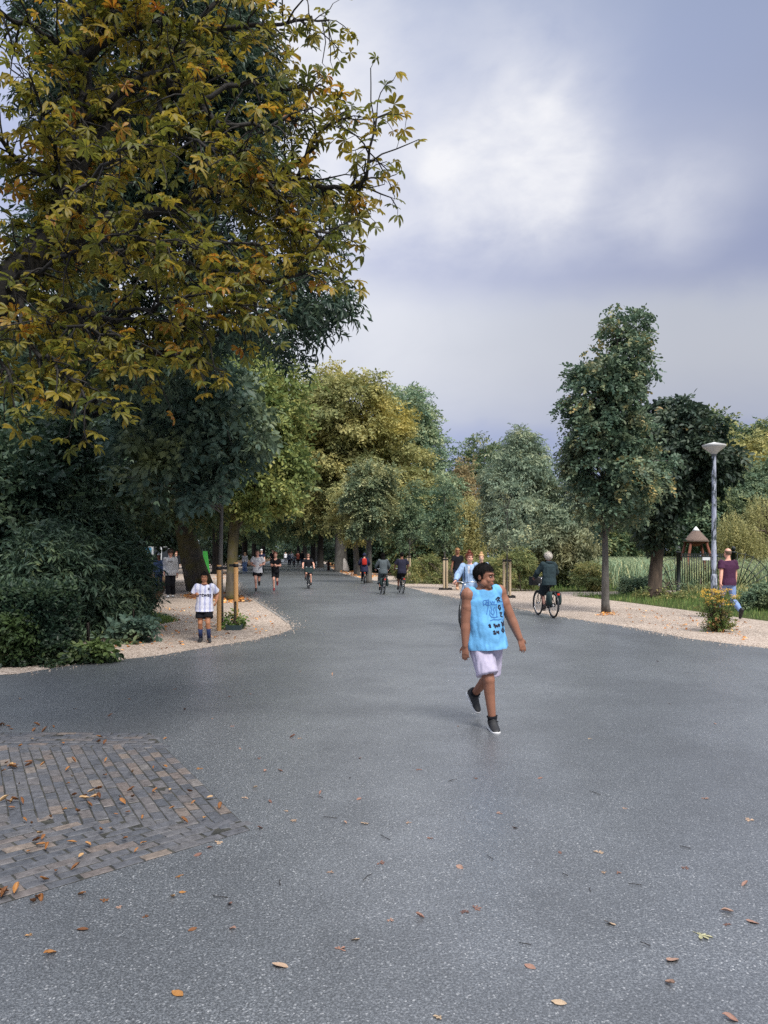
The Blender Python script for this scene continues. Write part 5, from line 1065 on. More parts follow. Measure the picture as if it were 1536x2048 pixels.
        for i in (0, 1):
            f = .55 + .45 * w
            c.ell(sh[i] - X * (-.03 if i == 0 else .03) * 0 - u * .004, (.068 * f + g_ * .5, .066 * f + g_ * .4, .062 * f + g_ * .5)) if slv != 'none' else c.ell(sh[i] + X * (.030 if i == 0 else -.030) + u * .002, (.066, .086, .080))
            if slv == 'short': e = sh[i].lerp(el[i], top.get('sl', .62)); c.tube([sh[i], e], [.066 * f + g_ * .5, .066 * f + g_ + .006], 14)
            if slv == 'long': c.cap(sh[i], el[i], .064 * f + g_ * .6, .056 * f + g_ * .6); e = el[i].lerp(W[i], .95); c.tube([el[i], e], [.056 * f + g_ * .6, .040 * f + g_ * .5], 14)
        me = remesh(c, max(voxel * .9, .009), 4); wrinkle(me, top.get('wr', .011), 7.5, len(label), .45)
        cuts = [(at(hem + .004), tuple(-u))]; bm = bmesh.new(); bm.from_mesh(me); nr_ = top.get('nr', .078); nc = at(.5)
        def el_(v): q = v - nc; return Vector((q.dot(X) / nr_, (q.dot(Yv) + .012) / (nr_ * .98)))
        bmesh.ops.delete(bm, geom=[v for v in bm.verts if el_(v.co).length < 1 and (v.co - nc).dot(u) > -.075], context='VERTS')
        for v in bm.verts:
            if v.is_boundary and (v.co - nc).dot(u) > -.1:
                e_ = el_(v.co); k = 1 / max(e_.length, 1e-6) - 1; v.co += X * e_.x * k * nr_ + Yv * e_.y * k * nr_ * .98
        for _ in range(12):
            nw = {}
            for v in bm.verts:
                if v.is_boundary and (v.co - nc).dot(u) > -.1:
                    nb = [e.other_vert(v).co for e in v.link_edges if e.is_boundary]
                    if len(nb) == 2: nw[v] = v.co * .4 + (nb[0] + nb[1]) * .3
            for v, c_ in nw.items(): v.co = c_
        bm.to_mesh(me); bm.free()
        cutmesh(me, cuts); out['top'] = mk(top.get('name', 'shirt'), me, m, root)
        if top.get('hood'): MB().loft([(at(.50) + Yv * .02, X * .11, Yv * .10), (at(.545) + Yv * .04, X * .12, Yv * .095), (at(.575) + Yv * .055, X * .085, Yv * .06)], 14).build('hood', m, root)
        if top.get('collar'): MB().loft([(at(.50), X * .085, Yv * .08), (at(.535), X * .10, Yv * .09), (at(.53), X * .115, Yv * .105), (at(.49), X * .12, Yv * .11)], 16, False).build('collar', m, root)
    if bottom:
        m, L_, g_ = bottom['m'], bottom['l'], bottom.get('g', .016); c = MB(); f = .55 + .45 * w
        c.loft([(at(-.13), X * (.12 * w), Yv * .085), (at(-.06), X * (.165 * w + g_), Yv * (.108 + g_)), (at(.03), X * (.158 * w + g_), Yv * (.104 + g_ + belly * .4)), (at(.07), X * (.15 * w + g_), Yv * (.10 + g_ + belly * .4))], 18)
        for i in (0, 1):
            c.ell(hp[i], (.09 * f + g_,) * 3)
            if L_ <= 1: e = hp[i].lerp(kn[i], L_); c.tube([hp[i], e], [.088 * f + g_, bottom.get('rk', .075) * f + g_ * 1.6], 16)
            else:
                c.cap(hp[i], kn[i], .086 * f + g_, .062 * f + g_); e = kn[i].lerp(A[i], L_ - 1); c.tube([kn[i], kn[i].lerp(A[i], .4), e], [.062 * f + g_, .056 * f + g_, bottom.get('rk', .05) * f + g_], 14)
        me = remesh(c, max(voxel * .9, .009), 3); wrinkle(me, bottom.get('wr', .009), 8, 3, .4); out['bottom'] = mk(bottom.get('name', 'shorts' if L_ <= 1.1 else 'trousers'), me, m, root)
    for i in (0, 1):
        if sock: c = MB(); t0 = A[i].lerp(kn[i], sock.get('h', .4)); c.tube([t0, t0.lerp(A[i], .5) , A[i]], [.054 * (.55 + .45 * w), .05, .046], 12); mk('sock', c.mesh('sock'), sock['m'], root)
        if shoe is not None:
            fd = Vector(foot[i]).normalized(); sd = fd.cross(Vector((0, 0, 1))).normalized(); up = sd.cross(fd).normalized()
            if up.z < 0 and abs(fd.z) < .99: up = -up
            rg = [(-.080, .026, -.078, -.01), (-.066, .038, -.082, .04), (-.025, .046, -.082, .052), (.03, .046, -.082, .036), (.085, .047, -.082, -.012), (.14, .047, -.082, -.044), (.178, .036, -.08, -.052), (.195, .014, -.074, -.060)]
            MB().loft([(A[i] + fd * t + up * ((b_ + t_) / 2), sd * a, up * ((t_ - b_) / 2)) for t, a, b_, t_ in rg], 14).build('shoe', shoe, root)
            if sole is not None: MB().loft([(A[i] + fd * (t * 1.03) + up * -.083, sd * (a + .004), up * .014) for t, a, b_, t_ in rg], 14).build('sole', sole, root)
    out.update(root=root, at=at, X=X, Y=Yv, u=u, sh=sh, el=el, W=W, H=H, Hr=Hr, A=A, kn=kn); return out
def bvh(o): me = o.data; return BVHTree.FromPolygons([v.co.copy() for v in me.vertices], [tuple(p.vertices) for p in me.polygons])
def onto(o, pts, off=.003):
    t = bvh(o); r = []
    for x, z in pts:
        h = t.ray_cast(Vector((x, -1, z)), Vector((0, 1, 0)))[0]; r.append(Vector((x, h.y - off, z)) if h else None)
    return r
def strokes(o, lines, width, name, m, parent):
    mb = MB()
    for ln in lines:
        S = []
        for (a, b) in zip(ln, ln[1:]):
            k = max(2, int(math.dist(a, b) / .008)); S += [(a[0] + (b[0] - a[0]) * i / k, a[1] + (b[1] - a[1]) * i / k) for i in range(k)]
        S.append(ln[-1]); Q = onto(o, S); Q = [q for q in Q if q is not None]
        if len(Q) < 2: continue
        V = []
        for i, q in enumerate(Q):
            d = (Q[min(i + 1, len(Q) - 1)] - Q[max(i - 1, 0)]); n = Vector((-d.z, 0, d.x)); n = n.normalized() * width / 2 if n.length > 1e-9 else Vector((width / 2, 0, 0)); V += [q + n, q - n]
        mb.add(V, [(2 * i, 2 * i + 1, 2 * i + 3, 2 * i + 2) for i in range(len(Q) - 1)])
    return mb.build(name, m, parent, False)
def lettering(o, text, x, z, size, name, m, parent, stretch=1.0):
    cu = bpy.data.curves.new('t', 'FONT'); cu.body = text; cu.size = size; cu.align_x = 'CENTER'; cu.offset = size * .03; t = bpy.data.objects.new('t', cu); COL.objects.link(t)
    me = bpy.data.meshes.new_from_object(t.evaluated_get(bpy.context.evaluated_depsgraph_get())); bpy.data.objects.remove(t)
    V = onto(o, [(x + v.co.x * stretch, z + v.co.y) for v in me.vertices], .005)
    if all(v is not None for v in V):
        for v, q in zip(me.vertices, V): v.co = q
        me.name = name; me.materials.clear(); return mk(name, me, m, parent)

BLK, DGR, WHT, NAVY = cloth('cloth_black', (26, 27, 32)), cloth('cloth_charcoal', (44, 50, 56)), cloth('cloth_white', (214, 214, 218)), cloth('cloth_navy', (32, 36, 58))
DENIM, LDENIM, JEAN = cloth('denim', (96, 116, 150), .25), cloth('light_denim', (150, 176, 208), .18), cloth('blue_jeans', (128, 152, 196), .2)
SH_BLK, SH_WHT = mat('shoe_black', (.016, .016, .018), .6, .2), mat('shoe_white', (.62, .62, .62), .6, .1)
# ---- the man in the light blue sleeveless shirt
def to_local(root, yaw, s, p): return tuple((Matrix.Rotation(-yaw, 3, 'Z') @ (Vector(p) - Vector(root))) / s)
mr_, my_, ms_ = Vector((1.02, 7.70, .012)), R(20), .944
lc = lambda *p: to_local(mr_, my_, ms_, p); ld = lambda *p: tuple(Matrix.Rotation(-my_, 3, 'Z') @ Vector(p))
M_SHIRT = cloth('light_blue_shirt', (104, 166, 212), .18, .5); M_SHORT = cloth('lavender_shorts', (182, 175, 196), .06, .4); M_INK = mat('shirt_ink', (.012, .012, .03), .9, .1, 5, 0); M_INKB = mat('shirt_ink_blue', lin(58, 112, 178), .9, .1, 5, 0)
man = person('man in a light blue sleeveless printed shirt and pale shorts walking across the road', (mr_.x, mr_.y), my_, ms_, SK_TAN, w=1.16, tilt=-.06, lean=.02, belly=.03,
    wr=[lc(.800, 7.60, .745), lc(1.385, 7.70, .825)], an=[lc(1.062, 7.53, .098), lc(.955, 8.14, .25)], foot=[ld(.10, -1, -.02), ld(.35, -.62, -.72)], head=(R(38), R(4)), epole=[(-.5, .8, -.2), (.5, .8, .2)],
    top=dict(m=M_SHIRT, s='none', hem=-.105, g=.018, flare=.004, wr=.022, nr=.092), bottom=dict(m=M_SHORT, l=.86, g=.020, rk=.085, wr=.017), shoe=SH_BLK, sole=SH_WHT, sock=dict(m=BLK, h=.12), hair=('short', 'black'), voxel=.0075, cur=.26, face=True, hs=1.09, ak=1.12, neck=-.05, palm=[ld(.45, .9, 0), ld(-.45, .9, 0)])
s_ = man['top']; r0 = man['root']
gx_ = lambda px: (px - 980) / 207.6 / ms_ + .035; gz_ = lambda py: (1.72 - (py - 1110) / 207.6) / ms_
def zl(pts): return [(gx_(860 + x / 5.12), gz_(1090 + y / 5.12)) for x, y in pts]
glyph = [[(625, 585), (660, 560), (690, 575)], [(655, 565), (670, 600), (690, 605)], [(640, 600), (668, 580)], [(690, 650), (660, 645), (648, 670), (665, 690), (690, 685), (690, 668), (672, 668)], [(672, 725), (708, 722), (676, 762), (712, 768)], [(690, 740), (700, 730)],
         [(682, 815), (690, 835), (708, 830)], [(712, 805), (708, 855), (690, 862)], [(684, 850), (725, 842)], [(725, 890), (695, 884), (680, 908), (700, 930), (725, 922), (725, 904), (705, 905)],
         [(518, 850), (535, 838), (540, 855), (525, 862), (545, 872)], [(575, 840), (598, 838), (580, 855), (605, 858), (590, 876)], [(605, 845), (625, 870)], [(628, 868), (640, 838), (655, 866)], [(640, 855), (660, 840)], [(560, 915), (580, 905), (585, 925), (565, 938), (600, 935)], [(612, 905), (606, 925), (640, 925)], [(634, 905), (630, 940)]]
strokes(s_, [zl(q) for q in glyph], .017, 'shirt_lettering', M_INK, r0)
draw = [[(478, 600), (490, 588), (525, 590), (535, 580), (545, 600), (530, 640), (500, 625), (484, 640), (478, 600)], [(520, 590), (505, 620), (540, 600)], [(545, 605), (540, 640), (530, 690), (515, 735)], [(545, 640), (580, 632), (612, 636), (640, 632)], [(560, 600), (575, 625), (585, 598), (600, 622), (612, 600)], [(628, 640), (622, 690), (630, 740), (618, 770)], [(565, 650), (575, 690), (560, 720), (585, 745), (600, 715), (590, 680), (610, 660)],
        [(640, 612), (700, 606), (735, 612), (738, 720), (732, 790), (690, 800)], [(705, 560), (725, 545), (740, 565), (722, 580), (738, 600)], [(720, 640), (735, 650), (722, 665)], [(560, 760), (600, 770), (640, 762)], [(540, 800), (590, 790), (650, 795), (690, 785)], [(555, 690), (545, 740), (570, 770)]]
strokes(s_, [zl(q) for q in draw], .008, 'shirt_drawing', M_INKB, r0)
lc_ = MB()
for i in (0, 1):
    fd = Vector([ld(.10, -1, -.02), ld(.35, -.62, -.72)][i]).normalized(); sd = fd.cross(Vector((0, 0, 1))).normalized(); up = sd.cross(fd); a = man['A'][i]
    MB().tube([a + fd * .05 + up * .0 - sd * .05, a + fd * .045 + up * .02, a + fd * .05 + up * .0 + sd * .055], .006, 6).build('lace', SH_BLK, r0)
# ---- the boy in the football shirt
bx_, by_ = g(409, 1285)
def m_jersey():
    m, nt, b, out = newmat('football_shirt'); T = NT(nt); sp = T.node('ShaderNodeSeparateXYZ'); T.link(T.tc.outputs['Object'], sp.inputs[0])
    w1 = T.math('SINE', T.math('MULTIPLY', sp.outputs[0], 52.0)); w2 = T.math('SINE', T.math('MULTIPLY', sp.outputs[2], 40.0)); c = T.ramp(T.math('ADD', w1, T.math('MULTIPLY', w2, .25)), [(.1, lin(222, 222, 234)), (.75, lin(178, 182, 214))]); T.link(c, b.inputs['Base Color']); b.inputs['Roughness'].default_value = .85; return m
boy = person('boy in a white football shirt and black shorts at the wooden stakes', (bx_, by_), R(6), 1.36 / 1.745, SK_BOY, w=1.12, belly=.03, wr=[(-.20, -.20, 1.20), (.29, -.02, 1.02)], an=[(-.10, .06, .09), (.12, -.06, .09)], foot=[(-.15, -1, 0), (.25, -1, 0)], epole=(.4, .5, -.6), palm=[(.5, -.6, .2), (-.9, 0, 0)],
    top=dict(m=m_jersey(), hem=-.16, g=.024, sl=.72, wr=.010), bottom=dict(m=BLK, l=.72, g=.022, rk=.09), shoe=SH_BLK, sock=dict(m=cloth('striped_sock', (44, 56, 92), .5), h=.62), hair=('short', 'black'), voxel=.0085, face=True, cur=.7, head=(0, R(6)))
lettering(boy['top'], 'betway', 0.01, 1.15, .135, 'shirt_lettering', mat('dark_print', lin(30, 26, 48), .8, .05, 5, 0), boy['root'])
cz = 1.345; strokes(boy['top'], [[(.10, cz + .02), (.145, cz + .02), (.143, cz - .015), (.122, cz - .04), (.102, cz - .015), (.10, cz + .02)], [(.112, cz + .01), (.133, cz - .02)], [(.133, cz + .01), (.112, cz - .02)], [(.122, cz + .015), (.122, cz - .03)]], .010, 'club_crest', mat('dark_print', (0, 0, 0)), boy['root'])
MB().loft([(boy['at'](.50) - boy['Y'] * .012, boy['X'] * .080, boy['Y'] * .078), (boy['at'](.525) - boy['Y'] * .008, boy['X'] * .070, boy['Y'] * .070)], 18, False).build('collar', mat('maroon_trim', lin(70, 34, 52), .8), boy['root'])
# ---- walkers
GAIT = dict(wr=[(-.25, .14, .84), (.25, -.18, .86)], an=[(-.07, -.28, .10), (.07, .30, .17)], foot=[(0, -1, .08), (0, -.9, -.45)])
RUN = dict(wr=[(-.16, -.24, 1.10), (.17, -.20, 1.12)], an=[(-.06, -.10, .10), (.06, .42, .42)], foot=[(0, -1, 0), (0, -.5, -.9)], epole=(.5, .8, -.3), lean=.08, cur=1.0)
def fit(px, top, py): Y = F * CAMH / (py - HZ); return g(px, py), (py - top) * Y / F / 1.76
def walker(label, px, ytop, py, yaw, pose=GAIT, **kw):
    loc, s = fit(px, ytop, py); return person(label, loc, yaw, s, **{**pose, **kw})
ho = walker('young man in a grey hoodie and black trousers walking on the gravel path', 341, 1100, 1195, R(12), pose=dict(wr=[(-.22, -.10, .92), (.24, -.06, .88)], an=[(-.08, -.12, .09), (.08, .10, .10)]), skinm=SK_PINK, w=1.06, top=dict(m=cloth('grey_hoodie', (176, 178, 182)), s='long', hem=-.12, g=.035, hood=True, name='hoodie', wr=.02), bottom=dict(m=BLK, l=1.94, g=.03, rk=.07), shoe=SH_WHT, sole=SH_BLK, hair=('curly', 'brown'), head=(0, R(22)))
lettering(ho['top'], '1977', .0, 1.285, .095, 'hoodie_print', mat('dark_print', (0, 0, 0)), ho['root'])
walker('woman in a denim jacket and jeans half hidden by the shrub', 318, 1108, 1182, R(10), top=dict(m=DENIM, s='long', hem=-.05, g=.03, name='jacket'), bottom=dict(m=cloth('dark_jeans', (70, 84, 118), .25), l=1.92), shoe=SH_WHT, hair=('cap', 'black'), w=.9, skinm=SK_TAN)
walker('woman in a black coat standing behind the hoodie wearer', 352, 1103, 1157, R(15), top=dict(m=BLK, s='long', hem=-.35, g=.035, name='coat'), bottom=dict(m=BLK, l=1.9), shoe=SH_BLK, hair=('long', 'red'), w=.95)
walker('woman in a white top and wide jeans at the left edge of the avenue', 490, 1105, 1145, R(-10), top=dict(m=WHT, s='long', hem=-.02, g=.02), bottom=dict(m=JEAN, l=1.95, g=.04, rk=.09), shoe=SH_WHT, hair=('long', 'blond'), w=.9, voxel=.02, pose=dict(wr=[(-.2, -.12, .95), (.24, 0, .85)], an=[(-.1, 0, .09), (.1, .05, .09)]))
j = walker('runner in a white T-shirt and black shorts on the left of the avenue', 515, 1100, 1183, R(8), pose=RUN, top=dict(m=WHT, hem=-.14, g=.035, wr=.02), bottom=dict(m=BLK, l=.6, g=.025, rk=.09), shoe=SH_BLK, sock=dict(m=BLK, h=.1), hair=('short', 'brown'), skinm=SK_PINK)
strokes(j['top'], [[(-.06, 1.30), (-.02, 1.31), (.04, 1.30), (.07, 1.31)], [(-.04, 1.275), (.05, 1.278)]], .014, 'shirt_print', mat('grey_print', lin(150, 150, 170), .8, .05, 5, 0), j['root'])
walker('runner in a black T-shirt and black shorts, right of the other runner', 551, 1104, 1182, R(5), pose=dict(RUN, wr=[(-.05, -.28, 1.16), (.10, -.26, 1.14)]), top=dict(m=BLK, hem=-.10, g=.018), bottom=dict(m=BLK, l=.72, g=.01, rk=.075), shoe=mat('shoe_red', lin(120, 30, 40), .6), hair=('short', 'red'), skinm=SK_PINK, w=.88)
walker('walker in a white cap just behind the white-shirted runner', 523, 1099, 1150, R(6), top=dict(m=NAVY, s='short'), bottom=dict(m=DGR, l=1.9), shoe=SH_BLK, hair=('cap', 'black'), voxel=.02)
walker('walker in dark clothes behind the black-shirted runner', 546, 1099, 1142, R(6), top=dict(m=BLK, s='short'), bottom=dict(m=BLK, l=1.9), shoe=SH_BLK, voxel=.02, hair=('short', 'black'))
walker('long-haired blond person in a black T-shirt and dark shorts walking on the right gravel', 915, 1097, 1180, R(10), top=dict(m=BLK, hem=-.08), bottom=dict(m=NAVY, l=.85, g=.025, rk=.09), shoe=mat('sandal', lin(190, 150, 120), .8), hair=('long', 'blond'), skinm=SK_TAN, pose=dict(wr=[(-.27, -.04, .86), (.27, .06, .86)], an=[(-.06, -.12, .1), (.06, .22, .15)], foot=[(0, -1, 0), (0, -.9, -.4)]))
walker('balding man in a maroon T-shirt and light jeans walking away behind the lamp post', 1456, 1097, 1238, R(185), pose=dict(wr=[(-.26, -.12, .85), (.25, .10, .86)], an=[(-.13, .36, .22), (.06, -.24, .10)], foot=[(.05, -.5, -.85), (0, -1, 0)]), top=dict(m=cloth('maroon_shirt', (72, 42, 66)), hem=-.10, g=.022, sl=.6), bottom=dict(m=JEAN, l=1.95, g=.012), shoe=SH_BLK, hair=('bald', mat('hair_fringe', lin(110, 92, 78), .8)), skinm=SK_PINK, voxel=.011, w=1.04)
for (px, tp, py, a, b, lb, yw) in [(578, 1104, 1133, cloth('far_blue', (96, 108, 130)), NAVY, 'distant walker in a blue-grey top, leftmost of the group on the avenue', 180), (596, 1103, 1132, cloth('far_red', (120, 62, 52)), BLK, 'distant walker in a rust-red top in the group on the avenue', 180), (604, 1101, 1133, BLK, cloth('far_jeans', (58, 70, 98)), 'distant walker in a black top and jeans, rightmost of the group on the avenue', 180), (583, 1103, 1129, WHT, DGR, 'distant walker in a white top in the group on the avenue', 0), (624, 1103, 1127, cloth('far_maroon', (90, 36, 44)), BLK, 'far walker in dark red beyond the cyclist with the crate', 0), (571, 1104, 1126, WHT, DGR, 'far walker in pale clothes left of the group on the avenue', 0)]:
    walker(lb, px, tp, py, R(yw), top=dict(m=a, s='long', g=.025), bottom=dict(m=b, l=1.9), shoe=SH_BLK, voxel=.024, hair=('short', 'brown'), group='distant walkers on the avenue')

# ---- bicycles
M_TYRE = mat('tyre', (.014, .014, .015), .85, .2); M_CHR = mat('chrome', (.55, .56, .58), .3, .1, 5, 0, metal=1.0); M_BFR = mat('bike_black', (.016, .017, .019), .35, .15, 5, 0); M_TAIL = mat('tail_red', lin(190, 40, 24), .4, .1, 5, 0); M_CREAM = mat('lamp_white', (.75, .75, .72), .3, .05, 5, 0); M_CRATE = mat('crate_green', lin(30, 52, 52), .7, .2); M_GRIP = mat('saddle_black', (.02, .018, .017), .6, .2)
FW, RW, WR = Vector((0, -.62, .345)), Vector((0, .50, .345)), .345
BB = Vector((0, .02, .30))
BIKE = {}
def bikemesh():
    t = MB(); t.torus((0, 0, 0), WR - .022, .022, 40, 8); BIKE['tyre'] = t.mesh('tyre')
    t = MB(); t.torus((0, 0, 0), WR - .05, .011, 36, 6); t.tube([(-.05, 0, 0), (.05, 0, 0)], .022, 8); BIKE['rim'] = t.mesh('rim')
    t = MB()
    for k in range(20): a = k * math.pi / 10; t.tube([((-1) ** k * .03, 0, 0), (0, math.cos(a) * (WR - .05), math.sin(a) * (WR - .05))], .0016, 3)
    BIKE['spokes'] = t.mesh('spokes')
    t = MB(); hd = Vector((0, -.40, .95)); hl = Vector((0, -.45, .72)); st = Vector((0, .20, .80))
    for a, b, r in ((hd, hl, .024), (BB, st, .018), (hl, BB, .022), (hd - Vector((0, 0, .07)), BB.lerp(st, .55), .016)): t.tube([a, b], r, 10)
    for s in (-1, 1): t.tube([BB + Vector((s * .02, .02, 0)), RW + Vector((s * .06, 0, 0))], .011, 6); t.tube([st - Vector((0, 0, .06)), RW + Vector((s * .06, 0, 0))], .009, 6)
    BIKE['frame'] = t.mesh('frame')
    t = MB(); t.tube([hl, hl + Vector((0, -.03, -.10))], .02, 8)
    for s in (-1, 1): t.tube([hl + Vector((s * .05, -.03, -.09)), FW + Vector((s * .055, 0, 0))], .011, 6)
    BIKE['fork'] = t.mesh('fork')
    t = MB(); t.tube([(0, -.40, .94), (0, -.38, 1.06)], .014, 8)
    for s in (-1, 1): t.tube([(0, -.38, 1.06), (s * .10, -.40, 1.09), (s * .24, -.34, 1.09), (s * .28, -.16, 1.06)], .011, 8)
    BIKE['handlebar'] = t.mesh('handlebar')
    for s, n in ((-1, 'gl'), (1, 'gr')): t = MB(); t.tube([(s * .262, -.25, 1.072), (s * .285, -.13, 1.056)], .017, 8); BIKE[n] = t.mesh('grip')
    t = MB(); t.loft([((0, .04, .93), (.018, 0, 0), (0, 0, .016)), ((0, .10, .93), (.03, 0, 0), (0, 0, .022)), ((0, .20, .935), (.07, 0, 0), (0, 0, .03)), ((0, .28, .94), (.10, 0, 0), (0, 0, .035)), ((0, .32, .94), (.06, 0, 0), (0, 0, .025))], 12); t.tube([(0, .20, .78), (0, .215, .91)], .013, 8); BIKE['saddle'] = t.mesh('saddle')
    def guard(c, a0, a1):
        V = []; n = 16
        for i in range(n + 1):
            a = a0 + (a1 - a0) * i / n
            for x, r in ((-.028, WR + .008), (-.018, WR + .022), (.018, WR + .022), (.028, WR + .008)): V.append((x, c.y + math.cos(a) * r, c.z + math.sin(a) * r))
        return pymesh('mudguard', V, [(i * 4 + j, i * 4 + j + 1, i * 4 + j + 5, i * 4 + j + 4) for i in range(n) for j in range(3)], True)
    BIKE['mg_r'] = guard(RW, R(-25), R(170)); BIKE['mg_f'] = guard(FW, R(50), R(205))
    t = MB(); t.loft([((-.045, -.06, .30), (.012, 0, 0), (0, 0, .075)), ((-.045, .05, .31), (.014, 0, 0), (0, 0, .09)), ((-.045, .35, .345), (.014, 0, 0), (0, 0, .055)), ((-.045, .52, .345), (.01, 0, 0), (0, 0, .04))], 10); BIKE['case'] = t.mesh('chain_case')
    t = MB()
    for x in (-.06, .06): t.tube([(x, .22, .72), (x, .80, .72)], .007, 6); t.tube([(x, .72, .72), (x, .52, .36)], .006, 6)
    for y in (.3, .45, .6, .78): t.tube([(-.06, y, .722), (.06, y, .722)], .006, 6)
    BIKE['rack'] = t.mesh('rack'); BIKE['tail'] = MB().box((0, .845, .66), (.07, .03, .05)).mesh('tail_light', False); BIKE['head'] = MB().tube([(0, -.47, .86), (0, -.54, .86), (0, -.55, .86)], [.03, .042, .036], 10).mesh('headlight')
bikemesh()
def bicycle(label, loc, yaw, fm, crate=None, bags=False, crank=.6, steer=0.0):
    o = empty('bicycle', (loc[0], loc[1], .012), yaw); tag(o, label, 'bicycle', 'bicycles ridden on the avenue')
    for n, m in (('frame', fm), ('fork', fm), ('handlebar', M_CHR), ('saddle', M_GRIP), ('rack', M_BFR), ('case', M_BFR)): mk(BIKE[n].name.split('.')[0], BIKE[n], m, o)
    for n in ('gl', 'gr'): mk('grip', BIKE[n], M_GRIP, o)
    for n in ('mg_r', 'mg_f'): mk('mudguard', BIKE[n], M_BFR, o)
    mk('tail_light', BIKE['tail'], M_TAIL, o); mk('headlight', BIKE['head'], M_CREAM, o)
    for c in (FW, RW):
        w = mk('wheel', BIKE['tyre'], M_TYRE, o); w.location = c; mk('rim', BIKE['rim'], M_CHR, w); mk('spokes', BIKE['spokes'], M_CHR, w)
    ca = Vector((0, math.cos(crank) * .165, math.sin(crank) * .165)); ped = []
    t = MB(); t.tube([BB + Vector((-.09, 0, 0)), BB + Vector((.09, 0, 0))], .018, 8); t.tube([BB + Vector((-.09, 0, 0)), BB + Vector((-.09, 0, 0)) + ca], .011, 6); t.tube([BB + Vector((.09, 0, 0)), BB + Vector((.09, 0, 0)) - ca], .011, 6); t.build('crank', M_CHR, o)
    for s in (-1, 1): p = BB + Vector((s * .14, 0, 0)) + ca * (1 if s < 0 else -1); MB().box(p, (.09, .09, .022)).build('pedal', M_GRIP, o, False); ped.append(p)
    if crate:
        c = MB().box((0, -.66, .86), (.40, .30, .02)).build('front_crate', crate, o, False)
        for x in (-1, 1): MB().box((x * .2, -.66, .97), (.015, .30, .24)).build('side_panel', crate, c, False)
        for y in (-1, 1): MB().box((0, -.66 + y * .15, .97), (.385, .015, .24)).build('end_panel', crate, c, False)
        MB().tube([(0, -.5, .82), (0, -.62, .34)], .008, 6).build('crate_strut', M_BFR, o)
    if bags:
        for x in (-1, 1): MB().loft([((x * .13, .52, .36), (.05, 0, 0), (0, .14, 0)), ((x * .14, .52, .45), (.065, 0, 0), (0, .16, 0)), ((x * .13, .52, .66), (.06, 0, 0), (0, .16, 0)), ((x * .10, .52, .71), (.04, 0, 0), (0, .14, 0))], 10).build('pannier', M_CRATE, o)
    return o, ped
def cyclist(plabel, blabel, px, py, yaw, s, fm=M_BFR, crate=None, bags=False, crank=.6, lean=.10, extra=None, **kw):
    x, y = g(px, py); fw = Vector((math.sin(yaw), -math.cos(yaw))); near = .5 if fw.y > 0 else .62; loc = (x + (fw.x if fw.y > 0 else -fw.x) * near * (1 if fw.y > 0 else 1), y + near)
    b, ped = bicycle(blabel, loc, yaw, fm, crate, bags, crank)
    pv = Vector((0, .20, 1.0)) / s; an = [tuple((p + Vector((0, .06, .115 * s))) / s) for p in ped]; wr = [(-.275 / s, -.145 / s, 1.10 / s), (.275 / s, -.145 / s, 1.10 / s)]
    return person(plabel, loc, yaw, s, pelvis=tuple(pv), lean=lean, wr=wr, an=an, foot=[(0, -1, -.05), (0, -1, -.15)], epole=(.7, .6, -.5), palm=[(0, 0, -1), (0, 0, -1)], cur=.9, **kw), b
dk, _ = cyclist('grey-haired cyclist in a dark green jacket riding away on the right', 'black city bike with panniers ridden by the person in the dark green jacket', 1107, 1237, R(190), .93, bags=True, crank=2.4, top=dict(m=cloth('dark_green_jacket', (44, 58, 62)), s='long', hem=-.14, g=.045, hood=True, name='jacket', wr=.02), bottom=dict(m=cloth('dark_shorts', (38, 46, 50)), l=.95, g=.03, rk=.085), shoe=mat('shoe_brown', (.05, .035, .03), .7), sock=dict(m=DGR, h=.1), hair=('curly', 'grey'), skinm=skin('skin_shade', (150, 112, 100)), voxel=.011, crate=M_RUB)
wd, _ = cyclist('woman in a light denim jacket with a high bun cycling behind the man', 'dark bicycle half hidden behind the man in light blue', 926, 1262, R(-18), .92, crank=1.2, top=dict(m=LDENIM, s='long', hem=-.06, g=.04, name='denim_jacket', collar=True, wr=.018), bottom=dict(m=cloth('denim_dress', (110, 126, 150), .2), l=1.9), shoe=SH_WHT, hair=('bun', 'red'), skinm=SK_PINK, voxel=.011, face=True, head=(R(36), 0))
strokes(wd['top'], [[(-.018, wd['at'](.49).z), (-.012, wd['at'](.30).z)], [(.0, wd['at'](.49).z), (.0, wd['at'](.30).z)], [(.018, wd['at'](.49).z), (.012, wd['at'](.30).z)]], .022, 'white_undershirt', WHT, wd['root'])
strokes(wd['top'], [[(-.115, wd['at'](.47).z), (-.105, wd['at'](.1).z)]], .022, 'bag_strap', BLK, wd['root'])
cyclist('cyclist in pale blue almost hidden behind the woman in denim', 'bicycle hidden behind the woman in denim', 962, 1232, R(-8), .91, top=dict(m=cloth('pale_blue', (150, 168, 190)), s='long', g=.03), bottom=dict(m=DGR, l=1.9), shoe=SH_BLK, hair=('bun', 'blond'), voxel=.018)
cr, _ = cyclist('cyclist in a black T-shirt and sunglasses riding towards the viewer on the avenue', 'city bike with a dark green front crate', 618, 1178, R(9), .98, crate=M_CRATE, crank=.9, top=dict(m=BLK, hem=-.1, g=.02), bottom=dict(m=DGR, l=.95, g=.02), shoe=SH_BLK, hair=('short', 'brown'), skinm=SK_PINK, lean=.05)
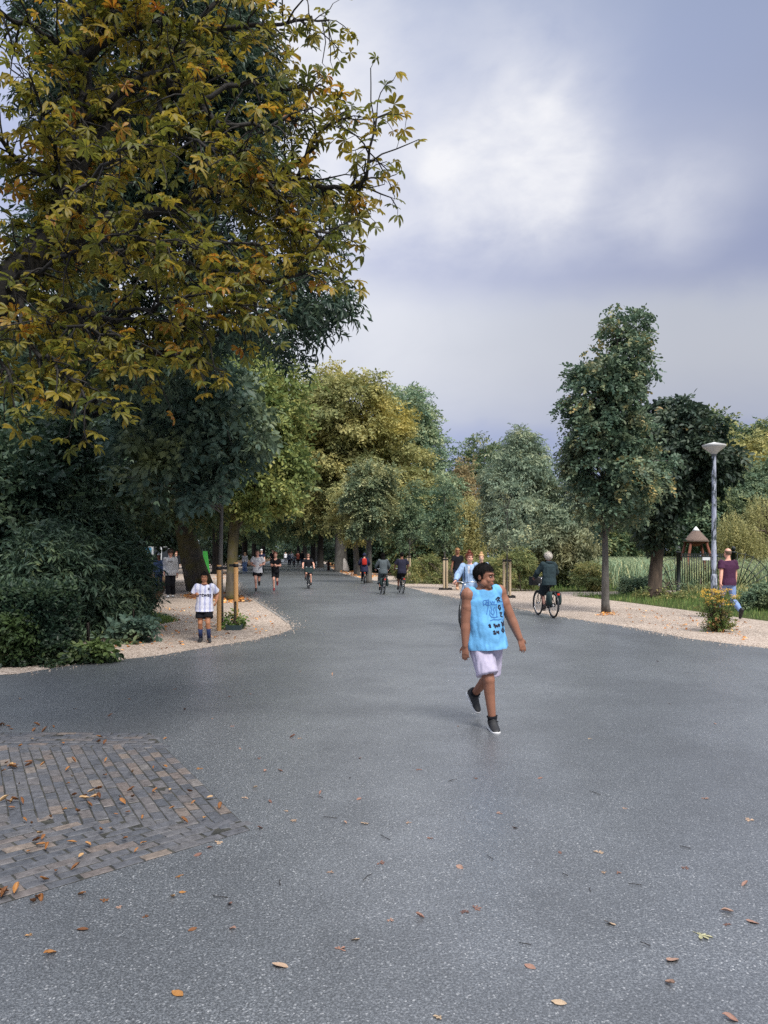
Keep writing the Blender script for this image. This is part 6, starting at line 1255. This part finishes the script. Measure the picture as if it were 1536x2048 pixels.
MB().box(cr['H'](0, -.098, .006), (.11, .02, .03), cr['Hr']).build('sunglasses', M_EYED, cr['root'], False)
rb, _ = cyclist('cyclist in a dark hooded coat with a red backpack riding away', 'bicycle of the rider with the red backpack', 729, 1168, R(183), .98, top=dict(m=cloth('dark_blue_coat', (44, 46, 70)), s='long', hem=-.3, g=.05, name='coat', wr=.02), bottom=dict(m=NAVY, l=1.9), shoe=SH_BLK, hair=('hood', cloth('dark_blue_coat', (0, 0, 0))), crank=1.3)
c = rb['at'](.30) + rb['Y'] * .20; M_RED = cloth('red_backpack', (176, 48, 40)); MB().loft([(c - rb['u'] * .2, rb['X'] * .13, rb['Y'] * .06), (c - rb['u'] * .16, rb['X'] * .15, rb['Y'] * .085), (c + rb['u'] * .1, rb['X'] * .145, rb['Y'] * .08), (c + rb['u'] * .2, rb['X'] * .10, rb['Y'] * .05)], 14).build('backpack', M_RED, rb['root']); rb['root'].children[-1].name = 'backpack_shell'
gw_, _ = cyclist('dark-haired cyclist in a grey dress riding away, left of the pair', 'black bicycle with panniers ridden by the dark-haired person in grey', 768, 1189, R(187), .96, bags=True, crank=2.2, top=dict(m=cloth('grey_dress', (84, 92, 96)), s='long', hem=-.12, g=.03), bottom=dict(m=cloth('grey_dress', (0, 0, 0)), l=1.5, g=.05, rk=.1), shoe=SH_BLK, hair=('long', 'black'), skinm=SK_PINK)
cyclist('cyclist in a dark T-shirt riding away, right of the pair', 'black bicycle ridden by the man in the dark T-shirt', 806, 1188, R(187), 1.0, crank=1.0, top=dict(m=cloth('dark_shirt', (40, 40, 56)), hem=-.12, g=.03, sl=.7), bottom=dict(m=BLK, l=.9, g=.025), shoe=SH_BLK, hair=('short', 'black'), skinm=SK_TAN)
cyclist('distant cyclist in a grey top riding away in the group on the avenue', 'distant bicycle in the group on the avenue', 588, 1134, R(183), 1.0, top=dict(m=cloth('far_grey', (120, 126, 138)), s='long'), bottom=dict(m=NAVY, l=1.9), shoe=SH_BLK, hair=('short', 'brown'), voxel=.024)
